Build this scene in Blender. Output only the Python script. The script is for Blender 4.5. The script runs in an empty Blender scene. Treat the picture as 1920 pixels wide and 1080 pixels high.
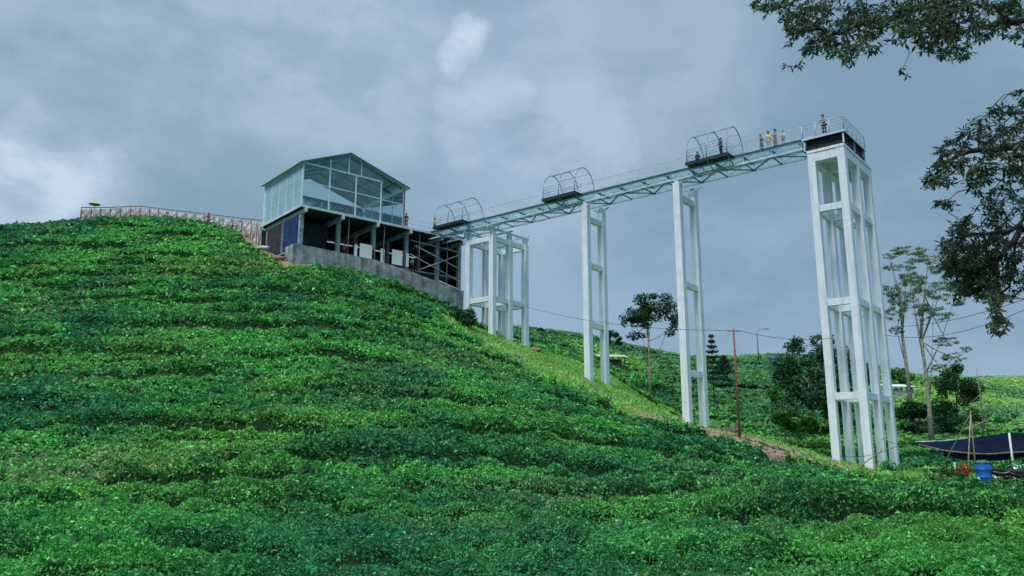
import bpy, bmesh, math, random
import numpy as np
from mathutils import Vector
random.seed(7); RNG = np.random.default_rng(11)
S = bpy.context.scene
COL = S.collection
R = math.radians
# ---------------------------------------------------------------- camera
PITCH = R(12.0); FPX = 1500.0
cam_d = bpy.data.cameras.new('camera'); cam = bpy.data.objects.new('camera', cam_d); COL.objects.link(cam)
cam.location = (0, 0, 0); cam.rotation_euler = (R(90) + PITCH, 0, 0)
cam_d.sensor_width = 36; cam_d.lens = 36 * FPX / 1920; cam_d.clip_start = 0.1; cam_d.clip_end = 6000
S.camera = cam
S.view_settings.view_transform = 'Standard'; S.view_settings.look = 'None'
S.view_settings.exposure = 0.62; S.view_settings.gamma = 1.0; S.view_settings.use_curve_mapping = False
try:
    S.render.filter_size = 1.3
except Exception: pass

def ray(px, py):
    u = (px - 960) / FPX; v = (540 - py) / FPX
    return np.array([u, math.cos(PITCH) - v * math.sin(PITCH), math.sin(PITCH) + v * math.cos(PITCH)])
def at(px, py, Y):
    r = ray(px, py); return r * (Y / r[1])
def atz(px, py, Z):
    r = ray(px, py); return r * (Z / r[2])

# ---------------------------------------------------------------- world
SUN_EL, SUN_AZ = 55.0, 215.0        # compass style: behind the camera, a little to the left
W = bpy.data.worlds.new('World'); S.world = W; W.use_nodes = True
def build_world():
    nt = W.node_tree; N = nt.nodes; L = nt.links; N.clear()
    out = N.new('ShaderNodeOutputWorld'); bg = N.new('ShaderNodeBackground'); L.new(bg.outputs[0], out.inputs[0])
    bg.inputs[1].default_value = 0.1
    sky = N.new('ShaderNodeTexSky'); sky.sky_type = 'NISHITA'; sky.sun_disc = False
    sky.sun_elevation = R(SUN_EL); sky.sun_rotation = R(SUN_AZ)
    tc = N.new('ShaderNodeTexCoord')
    def math_(op, a, b=None, clamp=False):
        m = N.new('ShaderNodeMath'); m.operation = op; m.use_clamp = clamp
        for i, x in enumerate((a, b)):
            if x is None: continue
            if isinstance(x, (int, float)): m.inputs[i].default_value = x
            else: L.new(x, m.inputs[i])
        return m.outputs[0]
    def noise(scale, detail, rough, stretch=(1, 1, 1), off=(0, 0, 0), dist=0.0):
        mp = N.new('ShaderNodeMapping'); L.new(tc.outputs['Generated'], mp.inputs[0])
        mp.inputs['Scale'].default_value = stretch; mp.inputs['Location'].default_value = off
        n = N.new('ShaderNodeTexNoise'); L.new(mp.outputs[0], n.inputs['Vector'])
        n.inputs['Scale'].default_value = scale; n.inputs['Detail'].default_value = detail; n.inputs['Roughness'].default_value = rough
        n.inputs['Distortion'].default_value = dist
        return n.outputs['Fac']
    def rng(x, a, b, c=0.0, d=1.0, smooth=True):
        m = N.new('ShaderNodeMapRange'); m.interpolation_type = 'SMOOTHSTEP' if smooth else 'LINEAR'
        L.new(x, m.inputs[0]); m.inputs[1].default_value = a; m.inputs[2].default_value = b
        m.inputs[3].default_value = c; m.inputs[4].default_value = d
        return m.outputs[0]
    def mix(f, a, b):
        m = N.new('ShaderNodeMix'); m.data_type = 'RGBA'
        if isinstance(f, (int, float)): m.inputs[0].default_value = f
        else: L.new(f, m.inputs[0])
        for i, x in ((6, a), (7, b)):
            if isinstance(x, tuple): m.inputs[i].default_value = (*x, 1)
            else: L.new(x, m.inputs[i])
        return m.outputs[2]
    # ragged outlines: the direction is warped by noise before the blobs are measured
    def warp(scale, amp, detail):
        nw = N.new('ShaderNodeTexNoise'); L.new(tc.outputs['Generated'], nw.inputs['Vector']); nw.inputs['Scale'].default_value = scale; nw.inputs['Detail'].default_value = detail; nw.inputs['Roughness'].default_value = .6
        a1 = N.new('ShaderNodeVectorMath'); a1.operation = 'SUBTRACT'; L.new(nw.outputs['Color'], a1.inputs[0]); a1.inputs[1].default_value = (.5, .5, .5)
        a2 = N.new('ShaderNodeVectorMath'); a2.operation = 'SCALE'; L.new(a1.outputs[0], a2.inputs[0]); a2.inputs['Scale'].default_value = amp
        a3 = N.new('ShaderNodeVectorMath'); a3.operation = 'ADD'; L.new(tc.outputs['Generated'], a3.inputs[0]); L.new(a2.outputs[0], a3.inputs[1])
        a4 = N.new('ShaderNodeVectorMath'); a4.operation = 'NORMALIZE'; L.new(a3.outputs[0], a4.inputs[0]); return a4.outputs[0]
    WV = warp(7.0, .20, 6); WS = warp(16.0, .055, 5)
    def blob(px, py, inner, outer):
        d = Vector(ray(px, py)).normalized()
        vm = N.new('ShaderNodeVectorMath'); vm.operation = 'DOT_PRODUCT'
        L.new(WS if outer < 2.5 else WV, vm.inputs[0]); vm.inputs[1].default_value = d
        return rng(vm.outputs['Value'], math.cos(R(outer)), math.cos(R(inner)))
    big = noise(1.9, 4, 0.5, (1, 1, 2.4), (3.1, 0.4, 1.0), 0.3)
    med = noise(5.0, 7, 0.55, (1, 1, 2.4), (0.2, 5.0, 2.0), 0.5)
    wisp = noise(8.0, 8, 0.58, (1, 1, 1.8), (7.0, 1.0, 0.0), 0.25)
    base = math_('ADD', math_('MULTIPLY', big, 0.62), math_('MULTIPLY', med, 0.38))
    f1 = rng(base, 0.42, 0.58)
    # the right-hand half of the sky is a paler lavender, the left darker teal grey
    c1 = mix(f1, (0.128, 0.248, 0.340), (0.292, 0.425, 0.560))
    lav = blob(1350, 380, 4, 34)
    c1 = mix(math_('MULTIPLY', lav, 0.55), c1, (0.285, 0.400, 0.545))
    dk = math_('MULTIPLY', blob(330, 230, 3, 19), 0.65)
    c1 = mix(dk, c1, (0.185, 0.305, 0.385))
    dk2 = math_('MULTIPLY', math_('MULTIPLY', blob(1180, 170, 1, 9), rng(wisp, .35, .6)), 0.8)
    c1 = mix(dk2, c1, (0.225, 0.325, 0.425))
    bright = None
    for (px, py, i, o, s) in ((880, 64, .0, 1.9, 1.0), (866, 84, .0, 1.9, 1.1), (850, 106, .0, 1.9, 1.0), (838, 128, .0, 1.5, .4), (865, 95, 0, 4.5, .28), (900, 190, 0, 6.0, .42), (930, 225, 0, 6.0, .48), (985, 262, 0, 5.0, .40), (1075, 210, 0, 5.0, .36), (1095, 250, 0, 6.0, .42),
                              (0, 375, 0, 10, .80), (70, 420, 0, 9, .5), (560, 10, 0, 14, .40), (450, 70, 0, 11, .32), (150, 20, 0, 13, .32), (1180, 60, 0, 13, .30), (1010, 330, 0, 9, .2)):
        b = math_('MULTIPLY', math_('MULTIPLY', blob(px, py, i, o), rng(wisp, 0.32, 0.66, 0.35, 1.0)), s * 1.5)
        bright = b if bright is None else math_('MAXIMUM', bright, b)
    c2 = mix(bright, c1, (0.56, 0.68, 0.83))
    # overcast layer grows brighter towards the zenith (far above the frame)
    sep = N.new('ShaderNodeSeparateXYZ'); L.new(tc.outputs['Generated'], sep.inputs[0])
    zen = rng(sep.outputs[2], 0.52, 0.95, 1.0, 4.2)
    vm = N.new('ShaderNodeVectorMath'); vm.operation = 'SCALE'; L.new(c2, vm.inputs[0])
    L.new(math_('MULTIPLY', zen, 6.75), vm.inputs['Scale'])
    L.new(mix(0.95, sky.outputs[0], vm.outputs[0]), bg.inputs[0])
build_world()
W.cycles.sampling_method = 'MANUAL'; W.cycles.sample_map_resolution = 512
sd = bpy.data.lights.new('sun', 'SUN'); sun = bpy.data.objects.new('sun', sd); COL.objects.link(sun)
sd.energy = 1.5; sd.angle = R(14); sd.color = (1.0, 0.96, 0.9)
def sun_dir():
    a = R(SUN_AZ); e = R(SUN_EL); return Vector((math.sin(a) * math.cos(e), math.cos(a) * math.cos(e), math.sin(e)))
sun.rotation_euler = sun_dir().to_track_quat('Z', 'Y').to_euler(); sun.location = (-20, -30, 60)

# ---------------------------------------------------------------- noise
def vnoise(x, y, seed=0):
    xi = np.floor(x).astype(np.int64); yi = np.floor(y).astype(np.int64); fx = x - xi; fy = y - yi
    fx = fx * fx * (3 - 2 * fx); fy = fy * fy * (3 - 2 * fy)
    def h(a, b):
        n = (a * 374761393 + b * 668265263 + seed * 974634777) & 0x7fffffff
        n = ((n ^ (n >> 13)) * 1274126177) & 0x7fffffff
        return ((n ^ (n >> 16)) & 0xffff) / 65535.0
    return (h(xi, yi) * (1 - fx) + h(xi + 1, yi) * fx) * (1 - fy) + (h(xi, yi + 1) * (1 - fx) + h(xi + 1, yi + 1) * fx) * fy
def fbm(x, y, seed=0, o=3):
    s = 0; a = 0.5; t = 0
    for k in range(o):
        s = s + a * vnoise(x * 2**k + 17.3 * k, y * 2**k + 9.1 * k, seed + k); t += a; a *= 0.5
    return s / t
def sst(x, a, b):
    t = np.clip((x - a) / (b - a), 0, 1); return t * t * (3 - 2 * t)

# ---------------------------------------------------------------- frames of the two structures
az = R(50.5)
class Frame:
    def __init__(s, o, ux, uy): s.o = np.array(o, float); s.ux = np.array(ux, float); s.uy = np.array(uy, float)
    def __call__(s, a, b, c): return s.o + s.ux * a + s.uy * b + np.array([0, 0, c])
K = at(1580, 243, 60); H = K[2]
BR = Frame(K, (-math.sin(az), math.cos(az), 0), (math.cos(az), math.sin(az), 0))       # along the skywalk, across it (away from camera)
C0 = atz(565, 383, H); b2 = R(40)
BL = Frame(C0, (math.cos(b2), math.sin(b2), 0), (-math.sin(b2), math.cos(b2), 0))       # along the front, into the depth
BL.ux = np.array([math.sin(R(50)), math.cos(R(50)), 0]); BL.uy = np.array([-math.sin(R(40)), math.cos(R(40)), 0])

# ---------------------------------------------------------------- terrain
ctl = []
def c(px, *pairs):
    for py, Y in pairs: ctl.append(at(px, py, Y))
c(-350, (1080, 13), (980, 20), (880, 31), (780, 43), (680, 55), (580, 70), (520, 85), (480, 100))
c(0, (1080, 13), (1000, 18), (900, 27), (800, 37), (700, 48), (600, 62), (510, 77), (450, 88), (428, 97))
c(200, (1080, 13), (1000, 18), (900, 27), (800, 37), (700, 48), (600, 62), (500, 77), (430, 87), (410, 94))
c(400, (1080, 13), (1000, 18), (900, 27), (800, 37), (700, 48), (600, 61), (520, 74), (437, 86), (420, 92))
c(490, (900, 27), (700, 47.5), (520, 74), (462, 85))
c(600, (1080, 13), (1000, 18), (900, 27), (800, 37), (700, 47.5), (600, 62), (520, 77), (500, 79.5))
c(720, (1080, 13), (900, 27), (700, 49), (600, 67), (528, 84))
c(850, (1080, 13), (1000, 18), (900, 27), (800, 38), (720, 50), (660, 62), (610, 78), (588, 88))
c(940, (700, 60), (660, 74), (640, 83))
c(1100, (1080, 13), (950, 23), (850, 36), (780, 50), (740, 63), (715, 74))
c(1300, (1080, 13), (950, 25), (872, 39), (834, 52), (800, 67.5))
c(1440, (885, 40), (863, 49), (850, 54), (832, 60), (823, 65))
c(1500, (1080, 13), (950, 28), (903, 41), (876, 51), (856, 58), (846, 62))
c(1650, (1080, 13), (950, 27.5), (905, 45), (886, 58), (882, 63))
c(1790, (1080, 13), (960, 26), (915, 42), (893, 54), (872, 64))
c(1920, (1080, 13), (965, 25), (922, 38), (905, 48), (880, 60))
c(2200, (1080, 13), (965, 25), (905, 48), (850, 75), (790, 110), (760, 165))
# beyond the ridge
c(985, (642, 104), (625, 118), (618, 130))
c(1080, (690, 96), (660, 112), (636, 126), (628, 138))
c(1200, (745, 100), (700, 114), (670, 130), (653, 145))
c(1270, (778, 98), (720, 112), (684, 130), (668, 148))
c(1440, (815, 92), (760, 105), (712, 125), (686, 145), (669, 168))
c(1600, (835, 84), (770, 102), (710, 132), (680, 165))
c(1740, (818, 86), (765, 105), (735, 125), (712, 160))
c(1920, (850, 74), (800, 90), (762, 110), (735, 135), (711, 168))
for (x, y, z) in ((0, 0, -2.1), (-30, -12, -2.2), (30, -12, -2.2), (0, -30, -2.4), (-70, 20, 0), (60, 15, -1.6), (-50, 118, 25), (-20, 112, 23), (-80, 125, 24),
                  (-50, 160, 12), (0, 190, 8), (60, 215, 8), (110, 215, 6), (130, 120, 8), (-110, 60, 8), (-120, 120, 18), (-130, 10, -2), (130, 20, -2), (100, 60, 0),
                  (-15, 100, 19), (-8, 106, 15), (0, 98, 12)):
    ctl.append(np.array([x, y, z], float))
ctl = np.array(ctl)
# the ground behind the skywalk ridge drops out of sight
for s_, z_ in ((30, 10.5), (24, 6.4), (18, 3.6), (10, 0.2)):
    q = BR(s_, 11, 0); ctl = np.vstack([ctl, [q[0], q[1], z_ - 1.2]])
def tps_fit(P, lam=0.6):
    n = len(P); xy = P[:, :2] / 50.0
    d2 = ((xy[:, None] - xy[None]) ** 2).sum(-1); Kk = np.where(d2 > 0, d2 * np.log(d2 + 1e-12), 0) + lam * 0.01 * np.eye(n)
    Q = np.hstack([np.ones((n, 1)), xy]); A = np.zeros((n + 3, n + 3)); A[:n, :n] = Kk; A[:n, n:] = Q; A[n:, :n] = Q.T
    w = np.linalg.solve(A, np.concatenate([P[:, 2], np.zeros(3)])); return xy, w
XY, WT = tps_fit(ctl)
GX0, GY0, GS = -150.0, -30.0, 0.5
gx = np.arange(GX0, 150.01, GS); gy = np.arange(GY0, 240.01, GS)
GXX, GYY = np.meshgrid(gx, gy)
def tps_eval(x, y):
    x = x / 50.0; y = y / 50.0; z = WT[-3] + WT[-2] * x + WT[-1] * y
    for (a, b), w in zip(XY, WT[:-3]):
        d2 = (x - a) ** 2 + (y - b) ** 2; z = z + w * d2 * np.log(d2 + 1e-12)
    return z
SURF = tps_eval(GXX, GYY)                     # visible surface, tea canopy included
def bil(G, x, y):
    fx = np.clip((np.asarray(x, float) - GX0) / GS, 0, len(gx) - 1.001); fy = np.clip((np.asarray(y, float) - GY0) / GS, 0, len(gy) - 1.001)
    i = fx.astype(int); j = fy.astype(int); fx = fx - i; fy = fy - j
    return (G[j, i] * (1 - fx) + G[j, i + 1] * fx) * (1 - fy) + (G[j + 1, i] * (1 - fx) + G[j + 1, i + 1] * fx) * fy

def loc(fr, x, y):
    dx = x - fr.o[0]; dy = y - fr.o[1]; return dx * fr.ux[0] + dy * fr.ux[1], dx * fr.uy[0] + dy * fr.uy[1]
def px_of(x, y, z):
    d = y * math.cos(PITCH) + z * math.sin(PITCH); h = -y * math.sin(PITCH) + z * math.cos(PITCH); d = np.maximum(d, .5)
    return 960 + FPX * x / d, 540 - FPX * h / d
SPOTS = [(*at(px, py, Y_)[:2], r) for px, py, Y_, r in ((985, 668, 75, 2.6), (1292, 802, 68, 1.5), (1330, 804, 68.5, 1.4), (1105, 722, 74, 1.5), (1640, 888, 57.5, 2.4), (1560, 872, 60, 1.8), (1118, 732, 68, 2.2), (1150, 755, 66, 2.0), (1205, 782, 62, 1.6))]
def masks(x, y):
    """tea cover, mown grass, bare soil - all as functions of the place on the ground"""
    s, p = loc(BR, x, y); d, l = loc(BL, x, y)
    wob = (fbm(x * .35, y * .35, 5) - .5) * 3.0
    edge = np.interp(s, [-2, 8, 14, 19, 26, 34, 40], [-3.5, -6.5, -10.0, -12.5, -12.5, -8.0, -5.5])
    strip = sst(p + wob * .7, edge - 1.0, edge) * sst(p, 13, 10) * sst(s, -1.5, 0.5) * sst(s + wob, 41, 38)
    yard = sst(s, 0, -2.0) * sst(s, -26, -20) * sst(p, -13.0 , -11.5) * sst(p, 9, 6)
    yard = np.maximum(yard, sst(x, 20.5, 22.5) * sst(y, 43.0, 44.4) * sst(y, 53, 51))
    bld = sst(d, -2.5, -1.2) * sst(d, 24, 22.5) * sst(l, -1.0, -.6) * sst(l, 16, 14)
    track = sst(s, 2.6, 3.6) * sst(s, 16, 14.5) * sst(p + wob * .5, -12.5 + .32 * s, -11.2 + .32 * s) * sst(p + wob * .3, -1.2, -2.0)
    tea = np.clip(1 - np.maximum.reduce([strip, yard, bld, track]), 0, 1)
    spots = 0
    for (ax_, ay_, rr_) in SPOTS:
        dd = np.sqrt(((x - ax_) * .8 + (y - ay_) * .6) ** 2 + (((x - ax_) * -.6 + (y - ay_) * .8) * .55) ** 2) / rr_
        spots = np.maximum(spots, sst(dd + (fbm(x * .8, y * .8, 77) - .5) * 1.1, 1.0, .6))
    tea = np.minimum(tea, 1 - spots)
    soil = np.maximum.reduce([track, spots, yard * .55 * sst(fbm(x * .5, y * .5, 31), .40, .5), bld,
                              strip * sst(fbm(x * .45, y * .45, 9) + .07 * sst(p, -4, -8), .56, .64) * sst(p, -.5, -3.0)])
    return tea, strip, soil, bld, track, yard
TEA, STRIP, SOIL, BLD, TRACK, YARD = masks(GXX, GYY)
_d, _l = loc(BL, GXX, GYY)
GROUND = SURF - 0.62 * TEA + (fbm(GXX * .9, GYY * .9, 3) - .5) * .25
inb = (_d > -.55) & (_d < 23) & (_l > -.05) & (_l < 13)
GROUND = np.where(inb, np.minimum(GROUND, H - 4.75), GROUND)
def gz(x, y): return bil(GROUND, x, y)
def row_field(x, y, z):
    far = sst(y, 90, 100)
    w = (fbm(x * .10, y * .10, 41, 2) - .5) * 3.4 + (fbm(x * .6, y * .6, 42, 2) - .5) * .7
    return 1.75 * z + 0.38 * y - 17.5 * np.exp(-y / 20.0) + .05 * x + w
def canopy(x, y, z=None, want=False):
    """height of the tea hedge above the soil"""
    if z is None: z = bil(SURF, x, y)
    f = row_field(x, y, z)
    m1 = f / 1.5; u1 = m1 % 1
    m2 = f / 4.3 + 0.35 + (vnoise(x * .21, y * .21, 64) - .5) * .35; u2 = m2 % 1
    a1 = .3 + .7 * sst(vnoise(x * .12, f * .9, 61), .15, .65); a2 = .16 + .70 * sst(fbm(x * .11, np.floor(m2) * 7.7, 62, 2), .36, .66)
    # every terrace: an abrupt hedge side facing downhill, then a top that sinks gently to the foot of the next one
    h = .42 + 1.0 * a2 * (sst(u2, .02, .13) - .05 - .80 * u2) + .56 * a1 * (sst(u1, 0, .22) - u1)
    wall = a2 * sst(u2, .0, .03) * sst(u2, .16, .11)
    b = vnoise(x * 1.25, y * 1.25, 71); b = np.sqrt(np.abs(b * 2 - 1)); b3 = np.sqrt(np.abs(vnoise(x * 2.6 + 5, y * 2.6, 72) * 2 - 1)); h = h + (b - .6) * .50 + (b3 - .6) * .30 + (fbm(x * .22, y * .22, 73) - .5) * .5
    s_, p_ = loc(BR, x, y); h = h - .30 * sst(p_, -30, -17) * sst(s_, 17, 12) - .22 * sst(p_, -21, -15) * sst(s_, 18, 14) * sst(s_, -.5, 1.5) - .32 * sst(x, 19, 23) * sst(y, 31, 38)
    h = np.clip(h, .03, 1.7)
    return (h, wall) if want else h

# ---------------------------------------------------------------- materials
M = {}
def mat(name, col=(.5, .5, .5), rough=.6, metal=0.0, noise=0.12, nscale=3.0, spec=.4, bump=0.0, bscale=20.0, col2=None, detail=5, streak=0.0, joints=0.0):
    if name in M: return M[name]
    m = bpy.data.materials.new(name); m.use_nodes = True; nt = m.node_tree; N = nt.nodes; L = nt.links
    b = N['Principled BSDF']; b.inputs['Roughness'].default_value = rough; b.inputs['Metallic'].default_value = metal
    b.inputs['Specular IOR Level'].default_value = spec
    tc = N.new('ShaderNodeTexCoord'); n = N.new('ShaderNodeTexNoise'); L.new(tc.outputs['Object'], n.inputs['Vector'])
    n.inputs['Scale'].default_value = nscale; n.inputs['Detail'].default_value = detail; n.inputs['Roughness'].default_value = .62
    r = N.new('ShaderNodeValToRGB'); L.new(n.outputs['Fac'], r.inputs[0])
    c2 = col2 or tuple(min(1, x * (1 + noise * 2)) for x in col); c1 = col if col2 else tuple(x * (1 - noise * 2) for x in col)
    r.color_ramp.elements[0].position = .34; r.color_ramp.elements[1].position = .66
    r.color_ramp.elements[0].color = (*c1, 1); r.color_ramp.elements[1].color = (*c2, 1)
    if streak:
        mp = N.new('ShaderNodeMapping'); mp.inputs['Scale'].default_value = (3.0, 3.0, .16); L.new(tc.outputs['Object'], mp.inputs[0])
        n3 = N.new('ShaderNodeTexNoise'); n3.inputs['Scale'].default_value = 1.6; n3.inputs['Detail'].default_value = 6; L.new(mp.outputs[0], n3.inputs['Vector'])
        mr = N.new('ShaderNodeMapRange'); L.new(n3.outputs['Fac'], mr.inputs[0]); mr.inputs[1].default_value = .5; mr.inputs[2].default_value = .72; mr.inputs[3].default_value = 0; mr.inputs[4].default_value = streak
        mx = N.new('ShaderNodeMix'); mx.data_type = 'RGBA'; L.new(mr.outputs[0], mx.inputs[0]); L.new(r.outputs[0], mx.inputs[6]); mx.inputs[7].default_value = (*[x * .35 for x in col], 1)
        L.new(mx.outputs[2], b.inputs['Base Color'])
        if joints:
            sp_ = N.new('ShaderNodeSeparateXYZ'); L.new(tc.outputs['Object'], sp_.inputs[0]); md = N.new('ShaderNodeMath'); md.operation = 'PINGPONG'; L.new(sp_.outputs[2], md.inputs[0]); md.inputs[1].default_value = joints
            m3 = N.new('ShaderNodeMapRange'); L.new(md.outputs[0], m3.inputs[0]); m3.inputs[1].default_value = .0; m3.inputs[2].default_value = .06; m3.inputs[3].default_value = .20; m3.inputs[4].default_value = 0
            m4 = N.new('ShaderNodeMix'); m4.data_type = 'RGBA'; L.new(m3.outputs[0], m4.inputs[0]); L.new(mx.outputs[2], m4.inputs[6]); m4.inputs[7].default_value = (*[x * .5 for x in col], 1); L.new(m4.outputs[2], b.inputs['Base Color'])
    else: L.new(r.outputs[0], b.inputs['Base Color'])
    if bump:
        n2 = N.new('ShaderNodeTexNoise'); L.new(tc.outputs['Object'], n2.inputs['Vector']); n2.inputs['Scale'].default_value = bscale; n2.inputs['Detail'].default_value = 6
        bp = N.new('ShaderNodeBump'); bp.inputs['Strength'].default_value = bump; bp.inputs['Distance'].default_value = .05
        L.new(n2.outputs['Fac'], bp.inputs['Height']); L.new(bp.outputs[0], b.inputs['Normal'])
    M[name] = m; return m
def mat_attr(name, rough=.5, trans=0.0, spec=.4, mul=None):
    if name in M: return M[name]
    m = bpy.data.materials.new(name); m.use_nodes = True; nt = m.node_tree; N = nt.nodes; L = nt.links
    b = N['Principled BSDF']; b.inputs['Roughness'].default_value = rough; b.inputs['Specular IOR Level'].default_value = spec
    a = N.new('ShaderNodeAttribute'); a.attribute_name = 'Col'; L.new(a.outputs['Color'], b.inputs['Base Color'])
    if trans:
        t = N.new('ShaderNodeBsdfTranslucent'); L.new(a.outputs['Color'], t.inputs[0])
        mx = N.new('ShaderNodeMixShader'); mx.inputs[0].default_value = trans
        L.new(b.outputs[0], mx.inputs[1]); L.new(t.outputs[0], mx.inputs[2]); L.new(mx.outputs[0], N['Material Output'].inputs[0])
    M[name] = m; return m
def mat_glass(name, tint, frost=0.0, frostcol=(.6, .8, .85), refl=1.0):
    m = bpy.data.materials.new(name); m.use_nodes = True; nt = m.node_tree; N = nt.nodes; L = nt.links; N.remove(N['Principled BSDF'])
    t = N.new('ShaderNodeBsdfTransparent'); t.inputs[0].default_value = (*tint, 1)
    g = N.new('ShaderNodeBsdfGlossy'); g.inputs['Roughness'].default_value = .03; g.inputs[0].default_value = (.85, .95, 1, 1)
    lw = N.new('ShaderNodeFresnel'); lw.inputs[0].default_value = 1.55
    n = N.new('ShaderNodeTexNoise'); n.inputs['Scale'].default_value = .8; n.inputs['Detail'].default_value = 2
    tc = N.new('ShaderNodeTexCoord'); L.new(tc.outputs['Object'], n.inputs['Vector'])
    mul = N.new('ShaderNodeMath'); mul.operation = 'MULTIPLY'; L.new(lw.outputs[0], mul.inputs[0]); mul.inputs[1].default_value = refl
    mul.use_clamp = True
    mx = N.new('ShaderNodeMixShader'); L.new(mul.outputs[0], mx.inputs[0]); L.new(t.outputs[0], mx.inputs[1]); L.new(g.outputs[0], mx.inputs[2])
    res = mx.outputs[0]
    if frost:
        d = N.new('ShaderNodeBsdfDiffuse'); d.inputs[0].default_value = (*frostcol, 1); tl = N.new('ShaderNodeBsdfTranslucent'); tl.inputs[0].default_value = (*frostcol, 1)
        ad = N.new('ShaderNodeMixShader'); ad.inputs[0].default_value = .5; L.new(d.outputs[0], ad.inputs[1]); L.new(tl.outputs[0], ad.inputs[2])
        rr = N.new('ShaderNodeMapRange'); L.new(n.outputs['Fac'], rr.inputs[0]); rr.inputs[1].default_value = .3; rr.inputs[2].default_value = .7; rr.inputs[3].default_value = frost * .7; rr.inputs[4].default_value = min(1, frost * 1.2)
        m2 = N.new('ShaderNodeMixShader'); L.new(rr.outputs[0], m2.inputs[0]); L.new(res, m2.inputs[1]); L.new(ad.outputs[0], m2.inputs[2]); res = m2.outputs[0]
    L.new(res, N['Material Output'].inputs[0]); M[name] = m; return m

mat('white_concrete', (.77, .82, .87), .6, nscale=.9, noise=.035, spec=.3, bump=.15, bscale=9, streak=.36, joints=1.9)
mat('steel_teal', (.13, .25, .30), .5, .3, nscale=2, noise=.15)
mat('steel_light', (.50, .64, .70), .5, .2, nscale=2, noise=.12)
mat('steel_hoop', (.27, .36, .41), .45, .3, nscale=2, noise=.1)
mat('deck_steel', (.05, .09, .11), .6, .2, nscale=3, noise=.15)
mat('deck_dark', (.02, .03, .035), .7, 0, nscale=4, noise=.25)
mat('rail_white', (.55, .64, .68), .45, .1, noise=.05)
mat('roof_green', (.07, .12, .13), .55, .2, nscale=2, noise=.15)
mat('ceiling', (.44, .55, .55), .7, nscale=2, noise=.1)
mat('frame_white', (.72, .84, .86), .5, noise=.05)
mat('slab', (.56, .66, .68), .75, nscale=1.6, noise=.12, bump=.2, bscale=8)
mat('raw_concrete', (.26, .34, .36), .85, nscale=1.8, noise=.2, bump=.3, bscale=10, streak=.6)
mat('render_wall', (.30, .33, .33), .9, nscale=1.1, noise=.24, bump=.5, bscale=7, streak=.8)
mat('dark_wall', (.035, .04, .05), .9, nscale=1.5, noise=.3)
mat('timber_dark', (.055, .045, .04), .8, nscale=4, noise=.3)
mat('bamboo', (.36, .29, .17), .6, nscale=6, noise=.2)
mat('bamboo_dark', (.27, .20, .17), .7, nscale=6, noise=.25)
mat('netting', (.66, .64, .66), .9, nscale=2.5, noise=.25)
mat('rust', (.22, .075, .05), .7, nscale=4, noise=.25)
mat('blue_tarp', (.008, .035, .16), .45, nscale=1.2, noise=.3)
mat('navy_tarp', (.004, .007, .022), .8, nscale=1.0, noise=.3, spec=.05)
mat('pale_tarp', (.25, .33, .42), .5, nscale=2, noise=.2)
mat('drum_blue', (.01, .11, .42), .35, nscale=3, noise=.12)
mat('drum_dark', (.004, .04, .2), .4, nscale=3, noise=.12)
mat('black_paint', (.012, .013, .016), .3, nscale=3, noise=.2)
mat('black_rubber', (.015, .015, .016), .8, nscale=6, noise=.2)
mat('chrome', (.5, .53, .56), .25, .9, noise=.05)
mat('red_paint', (.32, .02, .02), .3, noise=.1)
mat('sky_gap_white', (.86, .88, .88), .5, noise=.02)
mat('white_paint', (.7, .72, .72), .5, noise=.05)
mat('cream_paint', (.55, .52, .40), .6, noise=.1)
mat('yellow_cloth', (.50, .52, .14), .8, noise=.12)
mat('cable', (.03, .04, .045), .6, noise=.1)
mat('pale_bark', (.27, .25, .20), .85, nscale=5, noise=.3, bump=.5, bscale=12)
mat('dark_bark', (.05, .042, .035), .9, nscale=5, noise=.3, bump=.5, bscale=12)
mat('plank', (.10, .09, .085), .85, nscale=3, noise=.35)
mat('clay', (.30, .17, .11), .9, nscale=4, noise=.2)
mat('sack', (.6, .62, .62), .85, nscale=4, noise=.15)
mat('tank_blue', (.015, .05, .12), .4, noise=.15)
mat('teal_fabric', (.10, .22, .24), .8, noise=.15)
mat_attr('leaf_near', .5, .35, .25); mat_attr('leaf', .5, .2, .25); mat_attr('leaf_tea', .5, .25, .18); mat_attr('soil_attr', .95, 0, .15); mat_attr('leaf_far', .7, .1, .1)
mat_attr('canopy_attr', .9, 0, .05)
mat_glass('glass_clear', (.74, .90, .92), frost=.20, frostcol=(.55, .80, .84), refl=1.3)
mat_glass('glass_deck', (.86, .95, .97), frost=.18, frostcol=(.6, .74, .8), refl=.4)
mat_glass('glass_side', (.62, .86, .93), frost=.62, frostcol=(.66, .95, 1.0), refl=2.2)

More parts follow.
